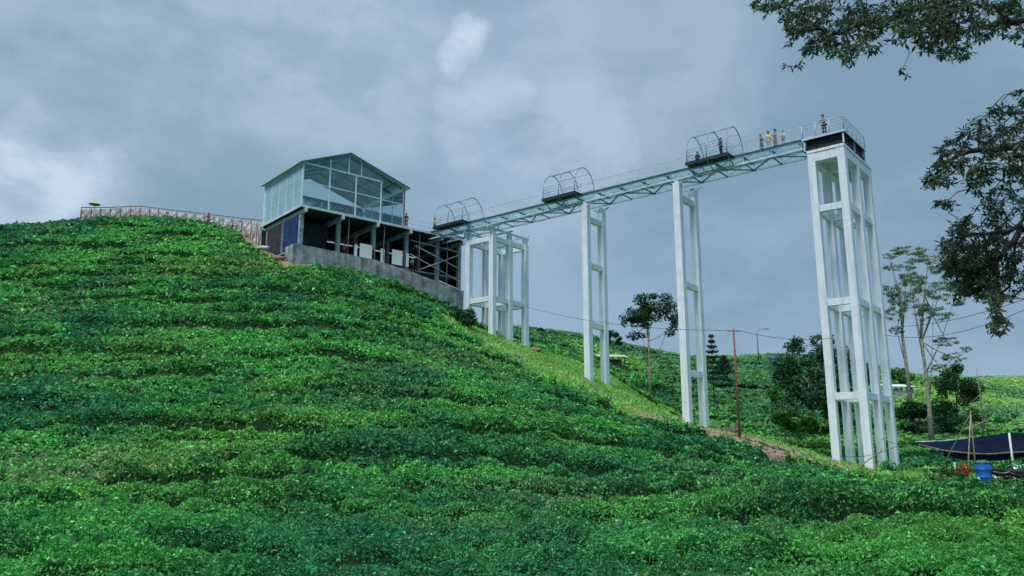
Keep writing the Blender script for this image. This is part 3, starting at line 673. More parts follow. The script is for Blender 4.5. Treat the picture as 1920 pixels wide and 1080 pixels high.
# ================================================================ PAVILION
def pavilion():
    t = thing('glass_pavilion', 'gabled glass pavilion on an unfinished open concrete storey at the top of the tea hill', 'building', BL(6, 4, -4.5))
    D, LD = 12.5, 9.6
    MB().fbox(BL, -.1, 21.2, -.15, 10.4, -.28, -.02).build('floor_slab', 'slab', t, bevel=.02)
    ds = (.5, 4.8, 9.1, 13.4, 17.7, 20.9)
    for d in ds:
        cb = MB().fbox(BL, d - .14, d + .14, -.22, 9.8, -.72, -.29); cb.build('floor_beam', 'slab', t)
    for d in ds:
        for l in (.9, 5.0, 9.2):
            MB().fbox(BL, d - .21, d + .21, l - .21, l + .21, -9.0 if d > 16 else -5.6, -.73).build('column', 'raw_concrete', t, bevel=.02)
    MB().fbox(BL, -.3, 21, .9, 10.4, -4.75, -4.6).build('lower_floor', 'raw_concrete', t)
    MB().fbox(BL, 13.5, 21, 1.2, 9.8, -7.3, -7.1).build('lower_floor', 'raw_concrete', t)
    # back enclosure of the open storey with openings towards the sky
    bw = MB(); bw.fbox(BL, -.2, 5.6, 9.3, 9.45, -4.6, -.73)
    xs_ = [5.6, 6.6, 7.15, 9.6, 10.2, 11.2, 11.9, 14.0, 14.8, 15.6, 16.6, 21]
    for i in range(0, len(xs_) - 1):
        if i % 2 == 1: bw.fbox(BL, xs_[i], xs_[i + 1], 9.3, 9.45, -2.55, -.73); bw.fbox(BL, xs_[i], xs_[i + 1], 9.3, 9.45, -4.6, -4.2)
        else: bw.fbox(BL, xs_[i], xs_[i + 1], 9.3, 9.45, -4.6, -.73)
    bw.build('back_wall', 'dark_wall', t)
    MB().fbox(BL, 1.0, 4.6, 3.0, 3.1, -4.6, -.8).fbox(BL, .3, .4, 2.2, 9, -4.6, -.8).build('inner_wall', 'dark_wall', t)
    sh = MB()
    n = 12
    vs = []; fs = []
    for i in range(n + 1):
        for j in range(5):
            vs.append(BL(.25 + .10 * math.sin(i * 1.3) * (j < 4), 1.2 + i * .32, -.8 - j * .95 + .03 * math.sin(i)))
    for i in range(n):
        for j in range(4): a = i * 5 + j; fs.append((a, a + 1, a + 6, a + 5))
    sh.add(vs, fs, True).build('blue_tarpaulin', 'blue_tarp', t)['label'] = 'bright blue tarpaulin hung in the left end of the open storey'
    # retaining wall
    w = MB(); top = [(-.5, -4.25), (4, -4.35), (9, -4.5), (13, -5.0), (17, -5.7), (21.0, -6.4)]
    for (d0, z0), (d1, z1) in zip(top[:-1], top[1:]):
        vs = [BL(d0, .0, -11), BL(d1, .0, -11), BL(d1, 0, z1), BL(d0, 0, z0), BL(d0, .25, -11), BL(d1, .25, -11), BL(d1, .25, z1), BL(d0, .25, z0)]
        w.add(vs, [(0, 1, 2, 3), (5, 4, 7, 6), (3, 2, 6, 7)])
    w.fbox(BL, -.5, -.25, .26, 2.2, -9, -4.25)
    w.build('retaining_wall', 'render_wall', t)
    for d in (4.4, 7.2, 9.1, 13.4): MB().fbox(BL, d - .16, d + .16, -.08, -.002, -9, -4.6 - (d > 12) * .6).build('buttress', 'render_wall', t)
    # scaffolding poles and braces
    for d, z0 in ((5.6, -5.0), (10.0, -4.6), (14.7, -5.2), (18.6, -8.0)): MB().tube([BL(d, .1, z0), BL(d + .1, .2, -.3)], .045, 6).build('prop', 'bamboo_dark', t)
    for pr in (([(14.3, .5, -1.8), (20.6, .5, -3.6)], .06), ([(13.8, .6, -2.9), (21, .6, -5.2)], .05), ([(15, .4, -4.6), (20.5, .4, -2.0)], .05), ([(14, .8, -1.2), (21, .8, -1.5)], .06), ([(17.6, .2, -5.6), (21.2, .2, -6.4)], .07), ([(17.6, .2, -6.0), (21.2, .2, -6.8)], .07)):
        MB().tube([BL(*pr[0][0]), BL(*pr[0][1])], pr[1], 6).build('brace', 'steel_light', t)
    # ---- glass room
    E, RD, RZ = 4.55, 5.3, 6.75
    fz = MB()
    for d in (0.04, 3.1, 6.25, 9.4): fz.fbox(BL, d - .07, d + .07, -.02, .12, -.02, E if d > 1 else E)
    fz.fbox(BL, -.03, 9.47, -.03, .11, E + .001, E + .13); fz.fbox(BL, .11, 9.33, .0, .08, 2.55, 2.64)
    fz.fbox(BL, 9.47, 12.5, .0, .07, 2.5, 2.57)
    for d in (3.1, RD, 6.25 + .6):
        zz = E + (RZ - E) * (1 - abs(d - RD) / (RD if d < RD else (D - RD))) - .12; fz.fbox(BL, d - .05, d + .05, .0, .1, E + .132, zz)
    fz.build('front_frame', 'frame_white', t)
    MB().fbox(BL, 12.38, 12.54, -.02, .12, -.02, E - .05).build('corner_post', 'bamboo_dark', t)['label'] = 'reddish brown corner post at the right end of the glass room'
    g = MB()
    for d0, d1 in ((.11, 3.03), (3.17, 6.18), (6.32, 9.33)):
        for z0, z1 in ((.0, 2.55), (2.64, E)): g.add([BL(d0, .04, z0), BL(d1, .04, z0), BL(d1, .04, z1), BL(d0, .04, z1)], [(0, 1, 2, 3)])
    g.add([BL(.1, .04, E + .13), BL(9.4, .04, E + .13), BL(9.4, .04, E + .85), BL(RD, .04, RZ - .1)], [(0, 1, 2, 3)])
    g.build('front_glass', 'glass_clear', t)
    gl = MB(); fl = MB()
    for i in range(5):
        l0 = .2 + i * 1.87; l1 = l0 + 1.87
        for z0, z1 in ((.05, 1.55), (1.6, 3.05), (3.1, E - .02)): gl.add([BL(.02, l0, z0), BL(.02, l1, z0), BL(.02, l1, z1), BL(.02, l0, z1)], [(0, 1, 2, 3)])
        fl.fbox(BL, -.02, .06, l1 - .03, l1 + .03, -.02, E)
    for z in (1.55, 3.05): fl.fbox(BL, -.01, .05, .13, 9.5, z, z + .05)
    fl.fbox(BL, -.03, .07, .13, 9.6, E + .002, E + .1)
    fl.fbox(BL, -.07, .09, 9.57, 9.72, -2.6, E)
    gl.build('side_glass', 'glass_side', t); fl.build('side_frame', 'frame_white', t)
    gr = MB()
    for i in range(4):
        l0 = .4 + i * 2.3; gr.add([BL(12.5, l0, .05), BL(12.5, l0 + 2.2, .05), BL(12.5, l0 + 2.2, E - .3), BL(12.5, l0, E - .3)], [(0, 1, 2, 3)]); MB().fbox(BL, 12.46, 12.54, l0 + 2.21, l0 + 2.29, 0, E - .3).build('side_post', 'frame_white', t)
        l1 = 1.0 + i * 2.8; gr.add([BL(l1, 9.55, .05), BL(l1 + 2.7, 9.55, .05), BL(l1 + 2.7, 9.55, E - .1), BL(l1, 9.55, E - .1)], [(0, 1, 2, 3)]); MB().fbox(BL, l1 + 2.71, l1 + 2.79, 9.5, 9.6, 0, E - .1).build('rear_post', 'frame_white', t)
    gr.build('rear_glass', 'glass_clear', t)
    # porch screen: pale glass balustrade panel
    # roof
    o0, o1 = -.35, 10.0
    def zr(d): return RZ - (RZ - E) * abs(d - RD) / (RD if d < RD else (D - RD))
    dl, dr = -.42, D + .5
    rf = MB(); th = .10
    for da, db in ((dl, RD), (RD, dr)):
        za, zb_ = zr(da) if da != RD else RZ, zr(db) if db != RD else RZ
        za += .18; zb_ += .18
        vs = [BL(da, o0, za), BL(db, o0, zb_), BL(db, o1, zb_), BL(da, o1, za)]; vs += [v - np.array([0, 0, th]) for v in vs]
        rf.add(vs, [(0, 1, 2, 3), (0, 4, 5, 1), (2, 6, 7, 3), (0, 3, 7, 4), (1, 5, 6, 2)])
    rf.build('roof', 'roof_green', t)
    ce = MB()
    for da, db in ((dl + .05, RD), (RD, dr - .05)):
        ce.add([BL(da, o0 + .05, zr(da) + .07), BL(db, o0 + .05, zr(db) + .07), BL(db, o1 - .05, zr(db) + .07), BL(da, o1 - .05, zr(da) + .07)], [(0, 3, 2, 1)])
    ce.build('ceiling', 'ceiling', t)
    rb = MB()
    for l in (.5, 2.8, 5.1, 7.4, 9.3):
        for da, db in ((.1, RD), (RD, D - .1)): rb.bar(BL(da, l, zr(da) - .06), BL(db, l, zr(db) - .06), .1, .16)
    for d in (1.5, 3.3, 7.4, 9.6, 11.4): rb.bar(BL(d, .1, zr(d) + .02), BL(d, 9.6, zr(d) + .02), .07, .07)
    rb.build('rafters', 'steel_teal', t)
    # dark sheet painting in the shade below the slab, end wall, rear partition
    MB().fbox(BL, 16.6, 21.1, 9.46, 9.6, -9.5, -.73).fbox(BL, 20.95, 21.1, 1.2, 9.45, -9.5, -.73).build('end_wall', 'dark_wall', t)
    MB().fbox(BL, -.05, 21.1, .0, 10.3, -.30, -.282).build('shade_soffit', 'dark_wall', t)
    MB().fbox(BL, 2.2, 12.3, 9.3, 9.42, 0, E - .25).fbox(BL, 3.4, 9.2, 5.2, 5.3, 0, 1.6).build('partition', 'teal_fabric', t)
    # parapet rail along the open terrace right of the room
    r = MB(); r.tube([BL(12.8, .05, 1.0), BL(16.2, .05, 1.0)], .025, 6).tube([BL(12.8, .05, .5), BL(16.2, .05, .5)], .018, 6)
    for i in range(5): r.tube([BL(12.8 + i * .85, .05, -.02), BL(12.8 + i * .85, .05, 1.0)], .02, 6)
    r.build('terrace_rail', 'rail_white', t)
pavilion()
# furniture in the glass room
def furniture():
    def leg(x, y, z0, z1, r=.02): return MB().tube([BL(x, y, z0), BL(x, y, z1)], r, 6)
    tb = thing('cafe_table', 'white cloth-covered table close behind the left front pane of the glass room', 'table', BL(1.6, 1.0, 0), 'tables in the glass room')
    MB().lathe(BL(1.6, 1.0, .72), [(0, .03), (.55, .03), (.57, 0), (.55, -.02), (0, -.02)]).build('tabletop', 'white_paint', tb)
    leg(1.6, 1.0, .02, .7, .04).build('pedestal', 'chrome', tb); MB().lathe(BL(1.6, 1.0, 0), [(.3, .001), (.3, .03), (0, .04)]).build('foot', 'chrome', tb)
    for d, l, lb in ((4.7, .9, 'white cafe table behind the second front pane of the glass room'), (7.8, 1.0, 'white cafe table behind the third front pane of the glass room')):
        dup(tb, BL(d, l, 0), 0, lb)
    ch = thing('cafe_chair', 'pale chair left of the table behind the left front pane', 'chair', BL(.8, .8, 0), 'chairs in the glass room')
    MB().fbox(BL, .6, 1.0, .6, 1.0, .42, .46).build('seat', 'white_paint', ch)
    MB().fbox(BL, .57, .6, .6, 1.0, .5, .92).build('backrest', 'white_paint', ch)
    for a in (.62, .98):
        for b in (.62, .98): leg(a, b, 0, .419).build('leg', 'chrome', ch)
    spots = [(2.5, .8, 'pale chair right of the table behind the left front pane', 3.1), (3.9, .8, 'pale chair left of the table behind the second front pane', 0), (5.5, .8, 'pale chair right of the table behind the second front pane', 3.1),
             (7.0, .9, 'pale chair left of the table behind the third front pane', 0), (8.6, .9, 'pale chair right of the table behind the third front pane', 3.1)]
    for d, l, lb, rz in spots: dup(ch, BL(d, l, 0), rz, lb)
    sf = thing('sofa', 'dark rounded sofa in the middle of the glass room', 'sofa', BL(4.6, 2.2, 0))
    MB().fbox(BL, 3.6, 5.9, 1.9, 2.8, .05, .45).build('seat', 'teal_fabric', sf, bevel=.08); MB().fbox(BL, 3.6, 5.9, 2.81, 3.05, .05, 1.0).build('backrest', 'teal_fabric', sf, bevel=.08)
    MB().fbox(BL, 3.38, 3.59, 1.9, 3.05, .05, .65).build('armrest', 'teal_fabric', sf, bevel=.05); MB().fbox(BL, 5.91, 6.12, 1.9, 3.05, .05, .65).build('armrest', 'teal_fabric', sf, bevel=.05)
    # white panels added to paint the bright sky gaps of the open storey
    for k, (d, w_, h, lb) in enumerate(((6.75, .35, 1.0, 'narrow white panel painting a bright sky gap by the second column of the open storey'), (8.0, 1.5, 1.25, 'widest white panel painting a bright sky gap in the open storey, left of the third column'),
                                ((10.1), .45, 1.1, 'white panel painting a bright sky gap just right of the third column of the open storey'), (12.0, 1.35, 1.25, 'square white panel painting a bright sky gap between the third and fourth columns'), (13.35, .35, 1.1, 'narrow white panel painting a bright sky gap in front of the fourth column'))):
        o = thing('sky_gap_panel', lb, 'sky gap panel', BL(d, .6, -4.55), 'white panels painting sky gaps in the open storey')
        MB().fbox(BL, d - w_ / 2, d + w_ / 2, .42, .46, -4.5, -4.5 + h + .45).build('panel', 'sky_gap_white', o)
        MB().fbox(BL, d - w_ / 2, d - w_ / 2 + .05, .461, .52, -4.6, -4.45 + h).fbox(BL, d + w_ / 2 - .05, d + w_ / 2, .461, .52, -4.6, -4.45 + h).build('frame', 'chrome', o)
furniture()

# ================================================================ FENCE on the crest
def crest_fence():
    pts = [at(150, 411, 93), at(205, 408, 93.5), at(262, 408, 93.5), at(330, 412, 92), at(400, 418, 90.5), at(470, 430, 89), at(492, 434, 88.5)]
    P_ = []
    for a, b in zip(pts[:-1], pts[1:]):
        n = max(2, int(np.linalg.norm((b - a)[:2]) / 1.1))
        for i in range(n): P_.append(a + (b - a) * i / n)
    P_.append(pts[-1]); B_ = [np.array([p[0], p[1], float(gz(p[0], p[1]))]) for p in P_]
    tops = [np.interp(p[0], [at(150, 388, 93)[0], at(262, 386, 93.5)[0], at(492, 413, 88.5)[0]], [at(150, 389, 93)[2], at(262, 386, 93.5)[2], at(492, 413, 88.5)[2]]) for p in B_]
    t = thing('bamboo_fence', 'long brown bamboo fence with pale netting along the hill crest left of the pavilion', 'fence', B_[0])
    up = lambda p, z: np.array([p[0], p[1], z])
    MB().tube([up(p, z) for p, z in zip(B_, tops)], .06, 6).build('top_rail', 'bamboo_dark', t)
    for p, z in zip(B_, tops): MB().tube([up(p, p[2] - .3), up(p, z + .05)], .05, 6).build('post', 'bamboo_dark', t)
    x = MB()
    for i in range(len(B_) - 1):
        a, b = B_[i], B_[i + 1]; za, zb = tops[i], tops[i + 1]
        x.tube([up(a, a[2] + .05), up(b, zb - .12)], .035, 5); x.tube([up(a, za - .12), up(b, b[2] + .05)], .035, 5)
        q = a * .5 + b * .5; x.tube([up(q, q[2]), up(q, za * .5 + zb * .5)], .02, 5)
        x.tube([up(a, a[2] * .5 + za * .5), up(b, b[2] * .5 + zb * .5)], .025, 5)
    x.build('lattice', 'bamboo_dark', t)
    n = MB(); back = np.array([0, .08, 0])
    for i in range(len(B_) - 1):
        a, b = B_[i] + back, B_[i + 1] + back
        if random.random() < .85: n.add([up(a, a[2] - .1), up(b, b[2] - .1), up(b, tops[i + 1] - .15 - .25 * random.random()), up(a, tops[i] - .15 - .25 * random.random())], [(0, 1, 2, 3)])
    n.build('netting', 'netting', t)
    # things by the fence
    p = at(176, 396, 91.5); z = float(gz(p[0], p[1])); u = thing('parasol', 'small yellow parasol at the left end of the crest fence', 'parasol', (p[0], p[1], z)); p[2] = z
    zt = at(176, 377, 91.5)[2] - z
    MB().tube([p, p + [0, 0, zt]], .03, 6).build('pole', 'bamboo', u)
    MB().lathe(p + [0, 0, zt - .55], [(.66, .12), (.62, .18), (.4, .34), (.05, .5), (0, .51)], 12).build('canopy', 'yellow_cloth', u)
    return B_
FB = crest_fence()

# ================================================================ TREES
def blob_leaves(n, centers, radii, size, ratio=.5, droop=0.0, cols=((.02, .06, .02), (.05, .12, .03)), shell=.6, cvar=.4):
    cs = np.array(centers, float); rs = np.array(radii, float); w = rs[:, 0] * rs[:, 1] * rs[:, 2]; w = w ** .75; idx = RNG.choice(len(cs), n, p=w / w.sum())
    d = rand_dirs(n); rad = (shell + (1 - shell) * RNG.random(n)) ** .7; cen = cs[idx] + d * rs[idx] * rad[:, None]
    clump = rand_dirs(n)
    nrm = unit(d * .6 + np.array([0, 0, .5]) + clump * .8); ax = unit(np.cross(nrm, rand_dirs(n)) + np.array([0, 0, -droop])); sdv = unit(np.cross(nrm, ax))
    sz = size * np.exp(RNG.normal(0, .25, n)); t = RNG.random(len(cs))[idx] * .6 + RNG.random(n) * .4
    col = lerp(np.array(cols[0]), np.array(cols[1]), t) * np.exp(RNG.normal(0, cvar, n))[:, None]
    return cen, ax, sdv, sz, sz * ratio, col
def tree(name, label, base, trunk, limbs, blobs, nleaf, lsize, cols, bark='pale_bark', group=None, ratio=.6, droop=.2, shell=.35):
    base = np.array(base, float); t = thing(name, label, 'tree', base, group)
    m = MB(); m.tube([q for q, r in trunk], [r for q, r in trunk], 8)
    for lm in limbs: m.tube([q for q, r in lm], [r for q, r in lm], 6)
    m.build('trunk', bark, t)
    d = blob_leaves(nleaf, [b[0] for b in blobs], [b[1] for b in blobs], lsize, ratio, droop, cols, shell)
    quads('crown', 'leaf', *d, parent=t)
    return t
def gpt(px, py, Y):
    p = at(px, py, Y); p[2] = float(gz(p[0], p[1])); return p
def auto_tree(name, label, base, pts_top, blobs_px, Y, nleaf, lsize, cols, r0=.2, bark='pale_bark', group=None, shell=.35, sub=5, ratio=.6):
    """trunk from base through the pixel points, limbs to each foliage clump"""
    pts = [base] + [at(px, py, Y) for px, py in pts_top]; k = len(pts); tr = [(p, r0 * (1 - .7 * i / (k - 1))) for i, p in enumerate(pts)]
    tr[0] = (base - np.array([0, 0, .4]), r0 * 1.25)
    limbs = []; blobs = []; top = pts[-1]
    for (px, py, rx, rz_, dy) in blobs_px:
        c_ = at(px, py, Y + dy); s = Y / 1466.0; R3 = (rx * s, rx * s * .9, rz_ * s)
        j = 1 + random.randrange(max(1, k - 1)); j = min(j, k - 1); st = pts[j] * .6 + pts[j - 1] * .4 if j == k - 1 and random.random() < .5 else pts[j]
        mid = (st + c_) / 2 + np.array([0, 0, -.06 * np.linalg.norm(c_ - st)]); limbs.append([(st, r0 * .32), (mid, r0 * .2), (c_, r0 * .07)])
        for q in range(sub):
            dd = rand_dirs(1)[0] * np.array(R3) * .62; rr_ = random.uniform(.38, .62) * (.55 if sub > 6 else 1); dd = dd * (1.35 if sub > 6 else 1); blobs.append((c_ + dd, tuple(v * rr_ for v in R3)))
            limbs.append([(c_, r0 * .07), (c_ + dd, r0 * .03)])
    return tree(name, label, base, tr, limbs, blobs, nleaf, lsize, cols, bark, group, ratio=ratio, shell=shell)
DK = ((.012, .050, .022), (.04, .12, .035)); MD = ((.03, .12, .02), (.10, .26, .04)); PALE = ((.09, .17, .07), (.20, .30, .13))
auto_tree('broadleaf_tree', 'lone dark round-crowned tree with a thin pale trunk between the two slender piers', gpt(1220, 738, 100), [(1218, 690), (1216, 640), (1214, 605)],
          [(1215, 588, 34, 24, 0), (1200, 600, 22, 16, 0), (1185, 590, 26, 20, 0), (1205, 572, 30, 22, 1), (1240, 570, 30, 22, -1), (1262, 590, 24, 22, 1), (1222, 590, 32, 18, 0), (1258, 615, 16, 18, 0), (1192, 628, 20, 10, 1), (1180, 605, 16, 14, 0), (1215, 558, 24, 10, 0)], 100, 5200, .30, DK, r0=.2, shell=.2)
auto_tree('dense_tree', 'large dark dense tree behind the foot of the lookout tower', gpt(1520, 800, 90), [(1520, 740), (1520, 700)],
          [(1490, 670, 42, 32, 0), (1530, 655, 42, 28, 2), (1470, 710, 38, 38, -1), (1520, 720, 50, 45, 0), (1570, 690, 46, 40, 2), (1605, 705, 30, 40, 1), (1500, 760, 50, 34, -1), (1560, 755, 50, 34, 0), (1500, 645, 22, 14, 0)], 90, 14000, .30, DK, r0=.3, bark='dark_bark', shell=.4)
auto_tree('leafy_bush', 'light green bushy tree low in front of the dark dense tree', gpt(1470, 815, 84), [(1472, 800), (1475, 780)],
          [(1462, 770, 24, 26, 0), (1500, 790, 30, 22, 0), (1535, 800, 26, 18, 0), (1452, 740, 14, 14, 0)], 84, 5200, .26, MD, r0=.12, shell=.4)
auto_tree('pale_tree', 'tall thin pale-trunked tree close beside the lookout tower, the left one of the pair', gpt(1706, 745, 92), [(1700, 690), (1692, 630), (1690, 580), (1688, 530)],
          [(1672, 500, 18, 7, 0), (1700, 470, 30, 7, 0), (1668, 545, 18, 16, 0), (1690, 560, 26, 16, 1), (1675, 590, 20, 14, 0), (1715, 520, 28, 12, 1), (1668, 480, 14, 6, 0), (1680, 620, 14, 8, 0)], 92, 8000, .15, PALE, r0=.25, shell=.0, sub=20)
auto_tree('pale_tree', 'tall pale-trunked tree with wide forked limbs, the right one of the pair beyond the tower', gpt(1746, 822, 84), [(1742, 760), (1736, 700), (1728, 640), (1730, 590), (1736, 530)],
          [(1740, 480, 34, 16, 0), (1775, 500, 34, 18, 1), (1720, 530, 30, 16, -1), (1755, 545, 40, 18, 0), (1790, 560, 24, 14, 1), (1715, 575, 26, 14, 0), (1750, 590, 34, 14, 0), (1775, 640, 26, 9, 1), (1790, 670, 22, 10, 0), (1765, 690, 18, 8, 0), (1700, 500, 20, 10, 0), (1810, 655, 12, 6, 0)], 84, 14000, .14, PALE, r0=.25, shell=.0, sub=20)
auto_tree('leafy_tree', 'bushy mid green tree right of the pale-trunked pair, above the tarp shelter', gpt(1795, 822, 92), [(1795, 790), (1793, 750)],
          [(1770, 730, 28, 26, 0), (1800, 715, 30, 30, 1), (1790, 700, 22, 18, 0), (1825, 740, 26, 30, 0), (1780, 770, 34, 30, -1), (1820, 780, 28, 28, 0)], 92, 7200, .27, ((.015, .06, .02), (.06, .16, .03)), r0=.2, bark='dark_bark', shell=.3)
auto_tree('leafy_bush', 'dark undergrowth bush around the foot of the pale-trunked trees', gpt(1725, 815, 90), [(1724, 800), (1722, 780)],
          [(1700, 770, 26, 26, 0), (1730, 785, 34, 26, 1), (1765, 800, 30, 20, 0), (1715, 805, 34, 16, 0), (1790, 805, 30, 18, 2)], 90, 7000, .27, DK, r0=.12, bark='dark_bark', shell=.3)
auto_tree('leafy_bush', 'rounded bush on the far crest just right of the lookout tower', gpt(1690, 728, 128), [(1690, 720), (1690, 710)], [(1685, 705, 22, 16, 0), (1705, 712, 18, 12, 0)], 128, 1500, .4, MD, r0=.12)
auto_tree('leafy_bush', 'small feathery bush on the far crest left of the lone round-crowned tree', gpt(1150, 650, 128), [(1150, 640), (1150, 632)], [(1150, 630, 12, 12, 0), (1140, 640, 8, 8, 0), (1162, 640, 8, 8, 0)], 128, 500, .4, DK, r0=.1)
# conifer
def conifer(px, base_py, top_py, Y, label):
    b = gpt(px, base_py, Y); top = at(px, top_py, Y); top[0] = b[0]; h = top[2] - b[2]; t = thing('conifer', label, 'tree', b)
    m = MB(); m.tube([b - [0, 0, .3], top], [.1, .02], 6); cen = []
    for k in range(9):
        z = h * (.42 + .56 * k / 8); L_ = 1.9 * (1 - k / 9.2) * (.8 + .4 * random.random())
        for q in range(6):
            a = q * 1.047 + k * .5; e = b + np.array([math.cos(a) * L_, math.sin(a) * L_, z + .12 * L_]); m.tube([b + [0, 0, z], e], [.03, .01], 4)
            for u in np.linspace(.25, 1, 9): cen.append(b + [0, 0, z] + (e - b - [0, 0, z]) * u)
    m.build('trunk', 'dark_bark', t); cen = np.repeat(np.array(cen), 5, 0); n = len(cen); cen = cen + RNG.normal(0, .09, (n, 3)); nr = rand_dirs(n); ax = unit(np.cross(nr, rand_dirs(n))); 
    quads('crown', 'leaf', cen, ax, unit(np.cross(nr, ax)), np.full(n, .28), np.full(n, .12), lerp(np.array([.01, .04, .03]), np.array([.02, .07, .04]), RNG.random(n)), parent=t)
conifer(1338, 720, 628, 104, 'small tiered conifer just right of the slender pier nearest the tower')
conifer(1360, 735, 668, 118, 'tiny conifer between the slender pier and the rusty pole')
# small shrubs along the crest fence
def shrub(p, r, n, size, cols, label, name='shrub', group=None):
    p = np.array(p, float); t = thing(name, label, 'shrub', p, group); m = MB()
    for k in range(5):
        a = k * 1.25; m.tube([p - [0, 0, .1], p + [math.cos(a) * r * .5, math.sin(a) * r * .5, r * 1.1]], [.025, .008], 4)
    m.build('stem', 'dark_bark', t); quads('foliage', 'leaf', *blob_leaves(n, [p + [0, 0, r]] + [p + np.append(rand_dirs(1)[0][:2] * r * .5, r * (.6 + random.random())) for _ in range(4)], [(r * .7,) * 3] + [(r * .5,) * 3] * 4, size, .5, .1, cols, .2), parent=t)
for k, (px, py) in enumerate(((222, 407), (238, 406), (268, 406), (285, 407), (322, 410), (345, 413), (372, 417), (425, 424), (440, 427), (466, 432))):
    q = gpt(px, py, 90.2); shrub(q, .45 + .2 * random.random(), 130, .2, ((.03, .06, .03), (.09, .12, .05)), 'low straggly shrub before the bamboo crest fence, %s from the left' % ('first second third fourth fifth sixth seventh eighth ninth tenth'.split()[k]), group='shrubs in front of the crest fence')
for k, (px, py, Y, lb) in enumerate(((878, 600, 79.5, 'dark leafy shrub in front of the left column of the column cluster'), (862, 580, 81, 'small dark shrub against the right end of the grey retaining wall'),)):
    q = gpt(px, py, Y); shrub(q, 1.25 if k == 0 else .9, 1300, .24, DK, lb)

# ---- near tree, trunk outside the right edge, branches reaching in
def near_tree():
    base = np.array([15.5, 12.5, 0.]); base[2] = float(gz(base[0], base[1])); t = thing('overhanging_tree', 'near dark-leaved tree whose drooping branches hang in from the top right corner', 'tree', base)
    m = MB(); trunk = [(base - [0, 0, .4], .42), (base + [-.2, 0, 2.5], .33), (base + [-.5, .2, 5], .27), (base + [-.4, .1, 8], .2), (base + [-.6, -.3, 11], .12)]
    m.tube([q for q, r in trunk], [r for q, r in trunk], 10)
    # foliage outline in the photograph, each spray at its own distance
    def inside(px, py):
        if py < 160:
            edge = np.interp(px, [1405, 1440, 1480, 1560, 1590, 1620, 1700, 1760, 1800, 1860, 1925, 2050], [8, 55, 98, 105, 125, 100, 85, 108, 118, 60, 95, 120])
            return py < edge and px > 1412 and not (1655 < px < 1720 and 70 < py) and random.random() < (.98 if py < 70 else .75)
        # right-hand mass
        le = np.interp(py, [165, 200, 260, 330, 345, 380, 400, 430, 460, 500, 540, 560, 580, 625], [1915, 1860, 1770, 1728, 1735, 1745, 1800, 1775, 1760, 1755, 1780, 1800, 1850, 1860])
        if px < le: return False
        if 385 < py < 402 and px < 1850: return False
        if py > 555 and (px > 1905 or px < 1848): return False
        if py > 470 and px > 1880 and random.random() < .8: return False
        return random.random() < .95
    sp = []; tries = 0
    while len(sp) < 2100 and tries < 60000:
        tries += 1
        if random.random() < .48: px, py = random.uniform(1405, 2080), random.uniform(-70, 140)
        else: px, py = random.uniform(1720, 2080), random.uniform(160, 625)
        if (px > 1925 or py < 0):
            if random.random() < .55: continue
        if not inside(px, py): continue
        n_ = vnoise(np.array(px / 34.), np.array(py / 26.), 7)
        if n_ < .22: continue
        Y_ = 11.2 + 1.6 * math.sin(px * .013 + py * .02) + random.uniform(-.5, .5)
        sp.append(at(px, py, Y_))
    for _ in range(520):
        px, py = random.gauss(1830, 48), random.gauss(505, 42)
        if px < np.interp(py, [430, 470, 520, 560], [1772, 1755, 1768, 1800]) or py > 562 or py < 405: continue
        if vnoise(np.array(px / 22.), np.array(py / 20.), 9) < .28: continue
        sp.append(at(px, py, 11.4 + random.uniform(-.6, .6)))
    for _ in range(300):
        px, py = random.uniform(1450, 1790), random.gauss(45, 30)
        if py > np.interp(px, [1450, 1500, 1600, 1660, 1790], [60, 95, 110, 90, 95]): continue
        if vnoise(np.array(px / 26.), np.array(py / 20.), 10) < .38: continue
        sp.append(at(px, py, 11.5 + random.uniform(-.5, .5)))
    for px, py in ((1470, 120), (1482, 124), (1500, 122), (1690, 135), (1704, 142), (1600, 120), (1868, 605), (1880, 600), (1895, 608), (1858, 612), (1430, 20), (1418, 12)): sp.append(at(px, py, 11.5))
    sp = np.array(sp)
    # main boughs
    nodes = []
    def bough(pts, r0, r1):
        pts = [np.array(p, float) for p in pts]; P2 = []
        for a, b in zip(pts[:-1], pts[1:]):
            for u in np.linspace(0, 1, 5)[:-1]: P2.append(a + (b - a) * u + RNG.normal(0, .03, 3))
        P2.append(pts[-1]); rs = list(np.linspace(r0, r1, len(P2))); m.tube(P2, rs, 6); nodes.extend(P2)
    bough([base + [-.5, .2, 8.3], at(2000, -60, 12), at(1860, -25, 11.6), at(1700, 20, 11.4), at(1580, 60, 11.5), at(1480, 50, 11.6)], .12, .015)
    bough([base + [-.5, .2, 8.0], at(1980, 20, 11.5), at(1880, 40, 11.2), at(1790, 60, 11.3), at(1700, 70, 11.4)], .09, .015)
    bough([at(1860, -25, 11.6), at(1650, -40, 11.8), at(1520, -10, 11.9), at(1440, 20, 12)], .05, .012)
    bough([base + [-.45, .1, 6.0], at(2010, 260, 12), at(1900, 270, 11.6), at(1820, 290, 11.4), at(1745, 315, 11.2)], .12, .012)
    bough([base + [-.5, .2, 5.0], at(2000, 400, 12), at(1915, 425, 11.6), at(1860, 436, 11.4), at(1790, 445, 11.2)], .06, .012)
    bough([at(1915, 425, 11.6), at(1880, 480, 11.3), at(1830, 510, 11.2), at(1785, 500, 11)], .04, .01)
    bough([at(2010, 260, 12), at(1935, 200, 12), at(1890, 215, 11.8)], .05, .012)
    bough([at(1915, 425, 11.6), at(1890, 540, 11.5), at(1872, 590, 11.5)], .03, .008)
    nodes = np.array(nodes)
    cen = []; axs = []; 
    dist = np.array([np.sqrt(((nodes - p) ** 2).sum(1)).min() for p in sp]); order = np.argsort(dist)
    NB = np.zeros((len(nodes) + 2 * len(sp), 3)); NB[:len(nodes)] = nodes; nn_ = len(nodes)
